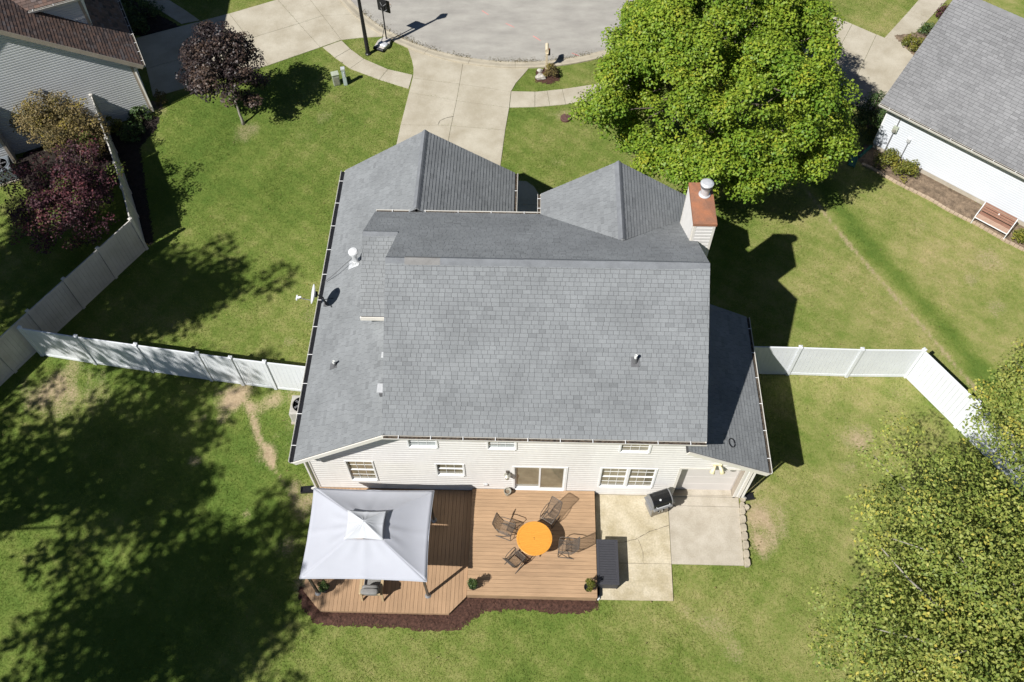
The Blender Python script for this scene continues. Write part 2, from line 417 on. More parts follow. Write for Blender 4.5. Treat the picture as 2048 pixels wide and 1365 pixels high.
SH_RND = np.random.RandomState(5)
def roof_slope(parent, o, u, h, tan, polys, shm, exposure=0.138, wmin=0.14, wmax=0.30, thick=0.13, singles=0, single_fn=None, lift=0.014, patchy=True):
    """roof slab and its shingles. polys convex in plan (s along eave u, run along h)"""
    o, u, h = Vector(o), Vector(u), Vector(h)
    k = math.sqrt(1 + tan * tan)
    w = Vector((h.x, h.y, tan)) / k
    n = u.cross(w)
    if n.z < 0: n = -n
    slab = MB()
    for poly in polys:
        poly = ccw([tuple(p) for p in poly])
        slab.extr([o + u * s_ + w * (t_ * k) for s_, t_ in poly], -n * thick)
    so = slab.build('roof_slope', M['roofdeck'], parent)
    smax = max(p[0] for q in polys for p in q); smin = min(p[0] for q in polys for p in q)
    tmax = max(p[1] for q in polys for p in q) * k; tmin = min(p[1] for q in polys for p in q) * k
    verts, faces, shade = [], [], []
    cand = []
    row = 0; t0 = tmin
    rs = SH_RND
    polysk = [ccw([(p[0], p[1] * k) for p in q]) for q in polys]
    while t0 < tmax:
        s0 = smin - rs.uniform(0, wmax)
        rowtone = rs.uniform(-0.05, 0.05)
        while s0 < smax:
            ww = rs.uniform(wmin, wmax); s1 = s0 + ww
            sh = float(np.clip(rs.beta(2.6, 1.6) * (0.5 if rs.rand() < 0.10 else 1) + rowtone, 0, 1))
            lf = lift * rs.uniform(0.75, 1.3)
            for pk in polysk:
                q = clip_convex([(s0 + 0.004, t0 + 0.0065), (s1 - 0.004, t0 + 0.0065), (s1 - 0.004, t0 + exposure), (s0 + 0.004, t0 + exposure)], pk)
                if len(q) < 3: continue
                base = [o + u * a + w * b + n * 0.001 for a, b in q]
                top = [o + u * a + w * b + n * (0.003 + lf * (1 - (b - t0) / exposure)) for a, b in q]
                nn = len(q)
                vv = top + base
                ff = [tuple(range(nn))] + [(j, nn + j, nn + (j + 1) % nn, (j + 1) % nn) for j in range(nn)]
                cand.append((vv, ff, sh, (s0 + s1) / 2, t0, nn))
            s0 = s1
        t0 += exposure; row += 1
    if singles:
        full = [i for i, c in enumerate(cand) if c[5] == 4 and (single_fn is None or single_fn(c[3], c[4]))]
        pick = set(full[:singles])
    else: pick = set()
    for i, (vv, ff, sh, _, _, _) in enumerate(cand):
        if i in pick:
            me = bpy.data.meshes.new('shingle'); me.from_pydata([tuple(p) for p in vv], [], ff)
            at = me.attributes.new('shade', 'FLOAT', 'FACE'); at.data.foreach_set('value', [sh] * len(ff))
            put('shingle', me, shm, so)
        else:
            b0 = len(verts); verts += [tuple(p) for p in vv]; faces += [tuple(b0 + j for j in f) for f in ff]; shade += [sh] * len(ff)
    if faces:
        me = bpy.data.meshes.new('shingles'); me.from_pydata(verts, [], faces)
        at = me.attributes.new('shade', 'FLOAT', 'FACE'); at.data.foreach_set('value', shade)
        put('shingles', me, shm, so, kind='stuff')
    return so

def gutter(parent, p0, p1, outv, name='gutter', litter=True, step=0.95, wide=0.13, depth=0.045, lm='litter'):
    """open eaves trough with hangers, p0->p1 along roof edge, outv outward"""
    p0, p1, ov = Vector(p0), Vector(p1), Vector(outv)
    Z = Vector((0, 0, 1)); d = (p1 - p0).normalized(); Lg = (p1 - p0).length
    mb = MB()
    prof = [(0.0, -0.01), (0.0, -0.12), (wide * 0.75, -0.12), (wide, -0.02), (wide, 0.0), (wide - 0.014, 0.0), (wide - 0.014, -0.02), (wide * 0.75 - 0.012, -0.108), (0.012, -0.108), (0.012, -0.01)]
    ring0 = [p0 + ov * a + Z * b for a, b in prof]
    mb.extr(ring0, d * Lg)
    g = mb.build(name, M['gutter'], parent)
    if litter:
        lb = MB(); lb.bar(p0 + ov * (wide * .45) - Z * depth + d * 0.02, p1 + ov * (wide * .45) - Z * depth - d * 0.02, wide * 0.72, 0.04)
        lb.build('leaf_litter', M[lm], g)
    nb = max(2, int(Lg / step))
    br = MB()
    for k in range(nb):
        c = p0 + d * (Lg * (k + 0.5) / nb)
        b_ = MB(); b_.bar(c - ov * 0.03 + Z * 0.006, c + ov * wide + Z * 0.006, 0.022, 0.012)
        b_.build('hanger', M['white'], g)
    return g
# ================================================================ THE SETTING
def in_poly(x, y, poly):
    x, y = np.asarray(x), np.asarray(y); r = np.zeros(x.shape, bool); n = len(poly)
    for k in range(n):
        x0, y0 = poly[k]; x1, y1 = poly[(k + 1) % n]
        c = ((y0 > y) != (y1 > y)) & (x < (x1 - x0) * (y - y0) / ((y1 - y0) if y1 != y0 else 1e-9) + x0)
        r ^= c
    return r

def seg_d(x, y, pts):
    d = np.full(np.shape(x), 1e9)
    for (ax, ay), (bx, by) in zip(pts, pts[1:]):
        vx, vy = bx - ax, by - ay
        t = np.clip(((x - ax) * vx + (y - ay) * vy) / (vx * vx + vy * vy), 0, 1)
        d = np.minimum(d, np.hypot(x - ax - t * vx, y - ay - t * vy))
    return d

def wob(x, y, s, seed):
    """cheap smooth noise, about -1..1"""
    rs = np.random.RandomState(seed); r = 0
    for k in range(7):
        a = rs.uniform(0, 2 * np.pi); f = s * rs.uniform(0.6, 2.2)
        r = r + np.sin((x * np.cos(a) + y * np.sin(a)) * f + rs.uniform(0, 6.28)) / (1 + 0.5 * k)
    return r / 2.2

PATH = [(-4.6, 4.0), (-3.9, 3.9), (-3.3, 3.45), (-2.7, 2.2), (-1.95, 0.9), (-1.3, 0.1), (-0.6, -0.75)]
SWALE = [(20.6, 15.5), (21.86, 12.53), (22.97, 10.3), (24.32, 7.71), (25.79, 4.63)]
def wear(x, y):
    """bare soil 0..1 and dryness 0..1 at a ground position"""
    n1, n2, n3 = wob(x, y, 2.6, 1), wob(x, y, 0.8, 2), wob(x, y, 6.0, 3)
    d = seg_d(x, y, PATH) + 0.13 * n1 + 0.07 * n3
    dirt = 0.9 * np.exp(-(np.maximum(d, 0) / 0.15) ** 2)
    for cx, cy, r, a in [(-4.0, 3.85, 0.75, 1.0), (-3.2, 3.35, 0.5, .9), (-2.4, 3.7, .5, .7), (-1.2, 3.4, 1.1, 0.7), (-4.2, 2.9, .35, .6), (-2.3, 1.4, .5, .5), (-0.9, -0.1, .5, .7), (-0.9, 1.7, 0.6, 0.5), (-5.0, 2.9, .18, .7), (-4.9, 1.0, .28, .7), (-2.0, 2.2, .25, .5), (-2.6, -1.1, .25, .6), (-9.6, 3.6, 0.9, .55), (-11.2, 3.9, 1.4, .75),
                        (20.4, 2.5, 0.75, 0.75), (19.9, 1.3, .5, .45), (16.5, -0.7, 0.85, 0.9), (16.3, -1.7, 0.65, 0.8), (16.9, -1.2, .5, .5), (16.2, .5, .5, .6), (17.2, -0.3, .5, .3), (14.3, -4.7, 0.7, 0.45), (15.0, -5.6, .5, .4), (13.4, -4.2, .35, .45), (22.8, 4.7, 0.7, 0.35), (21, 4.4, .6, .3),
                        (-6.35, 18.9, 0.9, 0.5), (-11.0, 20.2, .5, .5), (9.42, 20.25, 0.5, 0.6), (8.6, 20.4, .4, .3), (9.0, 17.0, .5, .3), (28.0, 11.4, 1.0, 0.5), (26.9, 10.4, .5, .5), (27.6, 9.0, .6, .45), (25.2, 13.3, .6, .35), (-2.7, 20.0, .6, .35), (-3.6, 18.6, .7, .25), (-1.5, 8.0, .7, .35), (-1.2, 6.0, .6, .3), (-2.2, 6.5, .35, .4), (-0.6, -0.6, .7, .7), (0.2, -3.4, .6, .7), (-0.7, -2.3, .6, .5)]:
        dd = np.hypot(x - cx, y - cy) + 0.35 * r * n1 + 0.22 * r * n3
        dirt = np.maximum(dirt, a * np.clip(1.25 - dd / r, 0, 1))
    ds = seg_d(x, y, SWALE) + 0.06 * n1
    dirt = np.maximum(dirt, 0.75 * np.exp(-(ds / 0.11) ** 2))
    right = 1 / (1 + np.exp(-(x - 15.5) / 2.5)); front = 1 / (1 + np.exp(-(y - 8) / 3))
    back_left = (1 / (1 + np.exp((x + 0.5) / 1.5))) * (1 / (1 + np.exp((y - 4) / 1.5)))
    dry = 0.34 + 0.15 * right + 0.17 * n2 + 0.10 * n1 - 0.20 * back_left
    # greener strip beside the swale, greener front lawn by the street
    off = seg_d(x, y, [(a + 0.75, b + 0.3) for a, b in SWALE])
    dry = dry - 0.5 * np.exp(-(off / 0.5) ** 2)
    dry = dry - 0.18 * np.exp(-((x + 6) ** 2 + (y - 15) ** 2) / 40)
    dry = dry + 0.25 * np.exp(-((x + 1.2) ** 2 + (y - 6.5) ** 2) / 6) + 0.2 * np.exp(-((x - 27) ** 2 + (y - 10) ** 2) / 20)
    return np.clip(dirt, 0, 1), np.clip(dry, 0, 1)

gx = np.concatenate([[-2000, -600, -200, -80, -40], np.arange(-24, 40.01, 0.17), [55, 90, 200, 600, 2000]])
gy = np.concatenate([[-2000, -600, -200, -80, -35], np.arange(-13, 37.01, 0.17), [50, 90, 200, 600, 2000]])
GX, GY = np.meshgrid(gx, gy)
nx_, ny_ = len(gx), len(gy)
gv = np.stack([GX.ravel(), GY.ravel(), np.zeros(GX.size)], 1)
idx = np.arange(nx_ * ny_).reshape(ny_, nx_)
gf = np.stack([idx[:-1, :-1].ravel(), idx[:-1, 1:].ravel(), idx[1:, 1:].ravel(), idx[1:, :-1].ravel()], 1)
lme = bpy.data.meshes.new('lawn'); lme.from_pydata(gv.tolist(), [], gf.tolist())
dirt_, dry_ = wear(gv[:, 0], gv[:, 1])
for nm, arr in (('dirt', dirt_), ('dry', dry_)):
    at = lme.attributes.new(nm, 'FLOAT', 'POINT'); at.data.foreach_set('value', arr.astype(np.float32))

def lawn_mat():
    m, nt, b = _nodes('mown_lawn')
    N, L = nt.nodes, nt.links
    b.inputs['Roughness'].default_value = 0.9; b.inputs['Specular IOR Level'].default_value = 0.15
    geo = N.new('ShaderNodeNewGeometry'); co = geo.outputs['Position']
    def noise(s, d=5, r=0.6):
        n = N.new('ShaderNodeTexNoise'); n.inputs['Scale'].default_value = s; n.inputs['Detail'].default_value = d; n.inputs['Roughness'].default_value = r
        L.new(co, n.inputs['Vector']); return n.outputs['Fac']
    def rng(f, a, b_, c, d):
        q = N.new('ShaderNodeMapRange'); q.inputs[1].default_value = a; q.inputs[2].default_value = b_; q.inputs[3].default_value = c; q.inputs[4].default_value = d
        L.new(f, q.inputs[0]); return q.outputs[0]
    def math_(op, a, b_):
        q = N.new('ShaderNodeMath'); q.operation = op
        for i, v in enumerate((a, b_)):
            if isinstance(v, (int, float)): q.inputs[i].default_value = v
            else: L.new(v, q.inputs[i])
        return q.outputs[0]
    def mix(f, c1, c2):
        q = N.new('ShaderNodeMix'); q.data_type = 'RGBA'
        if isinstance(f, float): q.inputs[0].default_value = f
        else: L.new(f, q.inputs[0])
        for i, v in ((6, c1), (7, c2)):
            if isinstance(v, tuple): q.inputs[i].default_value = (*v, 1)
            else: L.new(v, q.inputs[i])
        return q.outputs[2]
    adry = N.new('ShaderNodeAttribute'); adry.attribute_name = 'dry'
    adirt = N.new('ShaderNodeAttribute'); adirt.attribute_name = 'dirt'
    f = math_('ADD', adry.outputs['Fac'], rng(noise(1.6, 7, 0.7), 0.25, 0.75, -0.22, 0.22))
    f = math_('ADD', f, rng(noise(6.0, 5, 0.65), 0.25, 0.75, -0.15, 0.15))
    f = math_('ADD', f, rng(noise(45.0, 3, 0.7), 0.25, 0.75, -0.24, 0.24))
    # faint mowing bands
    mp = N.new('ShaderNodeMapping'); mp.inputs['Rotation'].default_value = (0, 0, math.radians(38)); L.new(co, mp.inputs['Vector'])
    wv = N.new('ShaderNodeTexWave'); wv.inputs['Scale'].default_value = 0.42; wv.inputs['Distortion'].default_value = 2.2; wv.inputs['Detail'].default_value = 3; wv.bands_direction = 'Y'
    L.new(mp.outputs[0], wv.inputs['Vector'])
    f = math_('ADD', f, rng(wv.outputs['Fac'], 0, 1, -0.05, 0.05))
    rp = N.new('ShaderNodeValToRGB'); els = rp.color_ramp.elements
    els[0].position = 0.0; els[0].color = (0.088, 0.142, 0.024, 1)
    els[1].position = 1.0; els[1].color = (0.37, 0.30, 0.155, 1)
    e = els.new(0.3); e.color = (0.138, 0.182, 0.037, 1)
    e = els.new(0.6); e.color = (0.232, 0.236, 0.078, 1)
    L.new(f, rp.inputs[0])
    soil = mix(rng(noise(7, 6, 0.7), 0.3, 0.7, 0, 1), (0.27, 0.20, 0.125), (0.43, 0.335, 0.215))
    df = math_('ADD', adirt.outputs['Fac'], rng(noise(14, 5, 0.7), 0.25, 0.75, -0.3, 0.3))
    df = rng(df, 0.22, 0.85, 0.0, 1.0)
    L.new(mix(df, rp.outputs[0], soil), b.inputs['Base Color'])
    bp = N.new('ShaderNodeBump'); bp.inputs['Strength'].default_value = 0.4; bp.inputs['Distance'].default_value = 0.04
    L.new(noise(30, 4, 0.75), bp.inputs['Height']); L.new(bp.outputs[0], b.inputs['Normal'])
    return m
M['lawn'] = lawn_mat()
lawn = put('lawn', lme, M['lawn'], kind='structure')

# ---- street: turning circle and the road leading off
SC = (6.78, 35.43); SR = 11.2
st = MB()
circ = [(SC[0] + SR * math.cos(a), SC[1] + SR * math.sin(a)) for a in np.linspace(0, 2 * math.pi, 96, endpoint=False)]
st.poly([(x, y, 0.012) for x, y in circ])
st.poly([(2.5, 45.0, 0.008), (11.0, 45.0, 0.008), (11.0, 400, 0.008), (2.5, 400, 0.008)])
street = st.build('street', M['asphalt'], kind='structure')
kerb = bpy.data.objects.new('kerb', None); COL.objects.link(kerb); kerb.location = (SC[0], SC[1], 0); kerb['kind'] = 'structure'
nk = 26
for k in range(nk):
    a0 = math.radians(112) + (math.radians(316)) * k / nk; a1 = math.radians(112) + math.radians(316) * (k + 1) / nk - 0.0012
    mb = MB(); steps = 5
    prof = [(SR - 0.03, 0.0), (SR - 0.03, 0.022), (SR + 0.18, 0.03), (SR + 0.38, 0.075), (SR + 0.5, 0.075), (SR + 0.5, 0.0)]
    rows = []
    for j in range(steps + 1):
        a = a0 + (a1 - a0) * j / steps; i = len(mb.v); rows.append(i)
        mb.v += [(r * math.cos(a), r * math.sin(a), z) for r, z in prof]
    for i0, i1 in zip(rows, rows[1:]):
        for q in range(len(prof) - 1): mb.f.append((i0 + q, i1 + q, i1 + q + 1, i0 + q + 1))
    mb.f.append(tuple(range(rows[0], rows[0] + 6))); mb.f.append(tuple(range(rows[-1] + 5, rows[-1] - 1, -1)))
    mb.build('kerb_section', M['kerb'], kerb)
for p0, p1 in [((4.83, 28.47), (5.22, 28.10)), ((6.18, 27.39), (6.65, 27.06)), ((7.68, 26.37), (8.10, 25.96)), ((9.74, 25.01), (10.23, 24.72))]:
    mb = MB(); d = Vector((p1[0] - p0[0], p1[1] - p0[1], 0)).normalized(); s_ = Vector((-d.y, d.x, 0)) * 0.022
    a, b_ = Vector((*p0, 0.0165)), Vector((*p1, 0.0165)); pts = []
    mb.poly([a - s_, a + s_, a.lerp(b_, .5) + s_ * 1.3, b_ + s_ * 0.7, b_ - s_ * 0.7, a.lerp(b_, .5) - s_ * .8])
    o = mb.build('paint_mark', M['paint_red'], street)

# ---- concrete slabs
EXCL = []          # polygons where no grass grows
def shrink(poly, d):
    cx = sum(p[0] for p in poly) / len(poly); cy = sum(p[1] for p in poly) / len(poly)
    out = []; poly = ccw(poly); n = len(poly)
    for k in range(n):
        p, a, b_ = Vector(poly[k]), Vector(poly[k - 1]), Vector(poly[(k + 1) % n])
        e0, e1 = (p - a).normalized(), (b_ - p).normalized()
        n0, n1 = Vector((-e0.y, e0.x)), Vector((-e1.y, e1.x))
        v = (n0 + n1); den = 1 + n0.dot(n1)
        out.append(tuple(p + v * (d / max(den, 0.3))))
    return out
def paving(name, slabs, m, z=0.03, gap=0.008, base=True):
    root = bpy.data.objects.new(name, None); COL.objects.link(root); root['kind'] = 'structure'
    c = slabs[0][0]; root.location = (c[0], c[1], 0)
    for s_ in slabs:
        EXCL.append(s_)
        q = [(p[0] - c[0], p[1] - c[1]) for p in shrink(s_, gap)]
        mb = MB(); mb.prism(q, -0.05, z + R_.uniform(-0.004, 0.004))
        mb.build('slab', m if not callable(m) else m(), root)
    return root
dl = [(0.92, 12.4), (1.0, 16.0), (1.20, 19.41), (1.40, 21.77), (1.49, 22.87)]
dm = [(3.25, 12.4), (3.48, 16.0), (3.71, 19.40), (3.87, 21.20), (3.95, 22.46)]
dr = [(6.0, 12.4), (6.2, 16.0), (6.40, 19.15), (6.55, 20.74), (6.61, 21.94)]
sl = []
for k in range(4):
    sl.append([dl[k], dm[k], dm[k+1], dl[k+1]]); sl.append([dm[k], dr[k], dr[k+1], dm[k+1]])
def arc_pt(x): return (x, SC[1] - math.sqrt((SR + 0.5) ** 2 - (x - SC[0]) ** 2))
sl.append([dl[4], dm[4], arc_pt(4.03), arc_pt(3.0), arc_pt(2.0), arc_pt(1.02), (1.32, 24.3), (1.46, 23.7), (1.5, 23.2)])
sl.append([dm[4], dr[4], (6.85, 22.6), (7.2, 23.2), arc_pt(7.5), arc_pt(6.5), arc_pt(5.2), arc_pt(4.03)])
paving('driveway', sl, M['concrete'])
paving('sidewalk', [[(1.47, 23.12), (0.14, 23.53), (-0.22, 22.71), (1.36, 22.05)], [(0.14, 23.53), (-1.21, 24.32), (-1.85, 23.53), (-0.22, 22.71)],
    [(-1.21, 24.32), (-2.03, 25.10), (-2.75, 24.38), (-1.85, 23.53)], [(-2.03, 25.10), (-2.58, 25.78), (-3.52, 25.20), (-2.75, 24.38)]], M['concrete'])
paving('sidewalk', [[(6.62, 21.97), (6.56, 20.76), (7.84, 20.83), (7.83, 21.96)], [(7.83, 21.96), (7.84, 20.83), (8.6, 20.93), (8.45, 22.05)], [(8.45, 22.05), (8.6, 20.93), (9.39, 21.05), (9.22, 22.18)], [(9.22, 22.18), (9.39, 21.05), (11.3, 21.55), (11.0, 22.6)],
    [(11.0, 22.6), (11.3, 21.55), (13.9, 22.7), (13.4, 23.7)], [(13.4, 23.7), (13.9, 22.7), (16.3, 24.4), (15.6, 25.2)], [(15.6, 25.2), (16.3, 24.4), (17.6, 26.2), (17.0, 26.6)]], M['concrete'])
A0 = [(-11.61, 21.17), (-6.15, 23.71), (-3.64, 25.20), (-2.60, 25.82)]
A1 = [(-12.50, 23.30), (-7.60, 25.83), (-5.10, 27.15), (-3.90, 27.85)]
A2 = [(-13.70, 25.76), (-9.08, 27.94), (-6.63, 29.23), (-5.30, 30.0)]
sl = []
for k in range(3):
    sl.append([A0[k], A0[k+1], A1[k+1], A1[k]]); sl.append([A1[k], A1[k+1], A2[k+1], A2[k]])
def arc_a(deg): return (SC[0] + (SR + .5) * math.cos(math.radians(deg)), SC[1] + (SR + .5) * math.sin(math.radians(deg)))
sl.append([A0[3], (-1.6, 26.02), arc_a(232.5), arc_a(226), arc_a(219.5), A1[3]])
sl.append([A1[3], arc_a(219.5), arc_a(213), arc_a(208), A2[3]])
paving('driveway', sl, M['concrete'])
paving('garden_path', [[(-11.52, 26.99), (-10.57, 27.31), (-11.6, 28.2), (-12.55, 27.8)], [(-12.55, 27.8), (-11.6, 28.2), (-12.76, 29.12), (-14.0, 28.9)], [(-14.0, 28.9), (-12.76, 29.12), (-15.0, 31.0), (-16.2, 30.6)]], M['concrete'])
paving('driveway', [[(22.3, 22.6), (23.5, 21.6), (26.1, 26.83), (24.97, 27.68)], [(23.5, 21.6), (25.3, 20.2), (28.4, 25.2), (27.35, 25.95), (26.1, 26.83)], [(22.3, 22.6), (24.97, 27.68), (21.5, 30.2), (17.75, 31.4), (17.0, 29.8), (17.6, 26.2)]], M['concrete'])
paving('garden_path', [[(26.47, 26.56), (27.35, 25.95), (29.3, 28.3), (28.3, 28.9)], [(28.3, 28.9), (29.3, 28.3), (31.6, 31.1), (30.5, 31.8)]], M['concrete'])
paving('entry_path', [[(6.95, 12.3), (6.95, 14.3), (8.1, 14.3), (8.1, 12.3)], [(6.95, 14.3), (6.95, 15.79), (7.5, 15.76), (7.85, 15.45), (8.08, 15.0), (8.1, 14.3)], [(6.95, 9.0), (6.95, 12.3), (8.1, 12.3), (8.1, 9.0)]], M['concrete'])
# back patio
PZ = 0.05
pat = [([(10.33, -0.03), (13.03, -0.03), (12.985, -2.62), (10.33, -2.63)], M['concrete_old']), ([(10.33, -2.63), (12.985, -2.62), (12.955, -3.94), (10.33, -3.96)], M['concrete_old']),
       ([(13.03, -0.40), (15.64, -0.40), (15.56, -2.62), (12.985, -2.62)], M['concrete_grey']), ([(13.03, -0.40), (15.64, -0.40), (15.66, -0.03), (13.03, -0.03)], M['concrete_grey'])]
proot = bpy.data.objects.new('patio', None); COL.objects.link(proot); proot['kind'] = 'structure'; proot.location = (13.0, -2.6, 0)
for q, m in pat:
    EXCL.append(q); mb = MB(); mb.prism([(p[0] - 13.0, p[1] + 2.6) for p in shrink(q, 0.007)], -0.05, PZ); mb.build('slab', m, proot)
# crack lines: real grooves would be a few millimetres; dirt-filled cracks as thin raised seams of soil
def crack(pts, parent, z, w=0.011):
    ox, oy = parent.location.x, parent.location.y
    mb = MB(); rs = random.Random(len(pts) * 7 + int(pts[0][0] * 10)); L_ = []; 
    for (a, b_) in zip(pts, pts[1:]):
        n = max(2, int(math.dist(a, b_) / 0.09))
        for j in range(n): 
            t = j / n; L_.append((a[0] + (b_[0] - a[0]) * t + rs.uniform(-.014, .014), a[1] + (b_[1] - a[1]) * t + rs.uniform(-.014, .014)))
    L_.append(pts[-1])
    for p, q in zip(L_, L_[1:]):
        d = Vector((q[0] - p[0], q[1] - p[1], 0)).normalized(); s_ = Vector((-d.y, d.x, 0)) * w * rs.uniform(.5, 1.2)
        a, b_ = Vector((p[0] - ox, p[1] - oy, z)) - d * .004, Vector((q[0] - ox, q[1] - oy, z)) + d * .004
        mb.poly([a - s_, b_ - s_, b_ + s_, a + s_])
    mb.build('crack', M['mulch_and_shade'], parent)
crack([(10.9, -1.83), (11.25, -1.86), (11.75, -1.74), (12.3, -1.42), (12.98, -1.18)], proot, PZ + 0.004, .008)
crack([(11.85, -1.75), (11.98, -2.2), (11.98, -2.6)], proot, PZ + 0.004, .006)
drv = bpy.data.objects['driveway']
crack([(3.05, 19.45), (3.15, 19.75), (3.42, 19.95), (3.78, 20.05)], drv, 0.0385, .011)
crack([(2.0, 14.6), (2.6, 14.9), (3.35, 15.1)], drv, 0.0385, .007)

# planting beds
def bed(name, poly, m, z=0.035):
    EXCL.append(poly)
    n = 200; mb = MB(); xs = [p[0] for p in poly]; ys = [p[1] for p in poly]
    st_ = 0.08; X = np.arange(min(xs), max(xs) + st_, st_); Y = np.arange(min(ys), max(ys) + st_, st_)
    rs = np.random.RandomState(len(poly) + int(abs(poly[0][0]) * 10))
    H = z + rs.uniform(0, 0.03, (len(Y), len(X)))
    pc = ccw(poly)
    XX, YY = np.meshgrid(X, Y); edge = seg_d(XX, YY, poly + [poly[0]])
    H = np.where(edge < 0.18, 0.005 + (H - 0.005) * np.clip(edge / 0.18, 0, 1), H)
    XJ = XX + rs.uniform(-.05, .05, XX.shape); YJ = YY + rs.uniform(-.05, .05, XX.shape)
    ins = in_poly(XX, YY, poly)
    vid = -np.ones(XX.shape, int)
    for i in range(len(Y) - 1):
        for j in range(len(X) - 1):
            if ins[i, j] or ins[i+1, j] or ins[i, j+1] or ins[i+1, j+1]:
                f = []
                for a, b_ in ((i, j), (i, j+1), (i+1, j+1), (i+1, j)):
                    if vid[a, b_] < 0: vid[a, b_] = len(mb.v); mb.v.append((XJ[a, b_], YJ[a, b_], H[a, b_] if ins[a, b_] else 0.004))
                    f.append(int(vid[a, b_]))
                mb.f.append(tuple(f))
    return mb.build(name, m, kind='structure')
bed('ground_bed', [(-0.2, -3.75), (0.08, -3.75), (0.2, -4.0), (0.9, -4.55), (5.1, -4.5), (5.7, -3.9), (10.28, -3.9), (10.3, -4.22), (9.6, -4.42), (8.3, -4.36), (7.2, -4.34), (6.35, -4.42), (5.95, -4.75), (5.45, -5.1), (4.6, -5.16), (3.4, -5.02), (2.2, -5.0), (1.2, -5.08), (0.6, -4.92), (0.1, -4.5)], M['mulch'], 0.05)
# ================================================================ THE HOUSE
house = thing('house', 'ivory sided two-storey house with grey shingle roofs and a rusty chimney cap', 'house', (0, 0, 0))
T = 0.65
RY0, RYR, RYF, RZE, RZR = -0.57, 4.145, 8.73, 5.63, 8.675
X0, X1 = 3.14, 13.43
tb = (RZR - RZE) / (RYR - RY0); tf = (RZR - 5.68) / (RYF - RYR)
# main rear slope: the shingles that show largest are single pieces
roof_slope(house, (X0, RY0, RZE), (1, 0, 0), (0, 1, 0), tb, [[(0, 0), (X1 - X0, 0), (X1 - X0, RYR - RY0), (0, RYR - RY0)]], M['shingle_grey'], singles=300, single_fn=lambda s, t: 0.3 < s < 10 and t > 0.4)
# main front slope with the two valleys of the cross gable
VX, VY = 10.88, 6.04
fx = lambda x, y: (X1 - x, RYF - y)
def fpoly(pts): return [(x - 1.9, RYF - y) for x, y in pts]
roof_slope(house, (1.9, RYF, 5.68), (1, 0, 0), (0, -1, 0), tf, [fpoly([(3.14, RYR), (VX, RYR), (VX, VY), (8.11, 8.73), (3.14, 8.73)]), fpoly([(VX, RYR), (X1, RYR), (X1, 8.55), (VX, VY)]), fpoly([(1.9, 6.49), (3.14, 6.49), (3.14, 8.73), (1.9, 8.73)])], M['shingle_grey'])
# small rear slope of the left bump
roof_slope(house, (1.9, 3.95, 5.68), (1, 0, 0), (0, 1, 0), (7.143 - 5.68) / (6.49 - 3.95), [[(0, 0), (1.36, 0), (1.36, 2.54), (0, 2.54)]], M['shingle_grey'])
# cross gable over the front
AX0, AXR, AX1, AYF = 8.11, 10.88, 13.65, 9.76
ag = (7.46 - 5.68) / (AXR - AX0)
roof_slope(house, (AX0, AYF, 5.68), (0, -1, 0), (1, 0, 0), ag, [[(0, 0), (AYF - 8.73, 0), (AYF - VY, AXR - AX0), (0, AXR - AX0)]], M['shingle_grey'])
roof_slope(house, (AX1, AYF, 5.68), (0, -1, 0), (-1, 0, 0), ag, [[(0, 0), (AYF - 8.73, 0), (AYF - VY, AX1 - AXR), (0, AX1 - AXR)]], M['shingle_grey'])
# garage gable; its left slope runs on to the back of the house
GX0, GXR, GX1, GYF = -0.13, 3.453, 7.04, 12.93
gt = (5.83 - 3.5) / (GXR - GX0)
roof_slope(house, (GX0, RY0, 3.5), (0, 1, 0), (1, 0, 0), gt, [[(0, 0), (9.34, 0), (9.34, 3.34), (0, 3.34)], [(9.34, 0), (GYF - RY0, 0), (GYF - RY0, GXR - GX0), (9.34, GXR - GX0)]], M['shingle_grey'])
roof_slope(house, (GX1, GYF, 3.5), (0, -1, 0), (-1, 0, 0), gt, [[(0, 0), (GYF - 8.77, 0), (GYF - 8.77, GX1 - GXR), (0, GX1 - GXR)]], M['shingle_grey'])
# low wing on the right
WX = 15.9; wt = 0.515
roof_slope(house, (WX, RY0, 3.44), (0, 1, 0), (-1, 0, 0), wt, [[(0.55, 0), (5.8 - RY0, 0), (5.8 - RY0, 2.80), (0.55, 2.80)], [(0, 0), (0.55, 0), (0.55, 2.93), (0, 2.93)]], M['shingle_grey'])

def ridge_cap(parent, p0, p1, half, drop, m, step=0.3, name='ridge_cap'):
    p0, p1 = Vector(p0), Vector(p1); d = (p1 - p0).normalized(); s_ = d.cross(Vector((0, 0, 1))).normalized(); L_ = (p1 - p0).length
    n = max(1, int(round(L_ / step))); mb = MB()
    for k in range(n):
        a = p0 + d * (L_ * k / n); b_ = p0 + d * (L_ * (k + 1) / n + 0.004)
        za, zb = 0.062, 0.05
        rowa = [a + s_ * x + Vector((0, 0, za - drop * abs(x) - 0.04 * (abs(x) / half) ** 2)) for x in (-half, -half * .45, 0, half * .45, half)]
        rowb = [b_ + s_ * x + Vector((0, 0, zb - drop * abs(x) - 0.04 * (abs(x) / half) ** 2)) for x in (-half, -half * .45, 0, half * .45, half)]
        i = len(mb.v); mb.v += [tuple(p) for p in rowa + rowb]
        mb.f += [(i + j, i + j + 1, i + 6 + j, i + 5 + j) for j in range(4)]
        b0 = len(mb.v); mb.v += [tuple(p - Vector((0, 0, .03))) for p in rowa]
        mb.f += [(b0 + j, b0 + j + 1, i + j + 1, i + j) for j in range(4)]
    return mb.build(name, m, parent)
ridge_cap(house, (X0 + 1.75, RYR, RZR), (X1 - .62, RYR, RZR), 0.17, tb, M['ridge'], 3.0, 'ridge_vent')
ridge_cap(house, (X0 + .62, RYR, RZR + .004), (X0 + 1.75, RYR, RZR + .004), 0.17, tb, M['ridge_tan'], 0.9, 'ridge_vent')
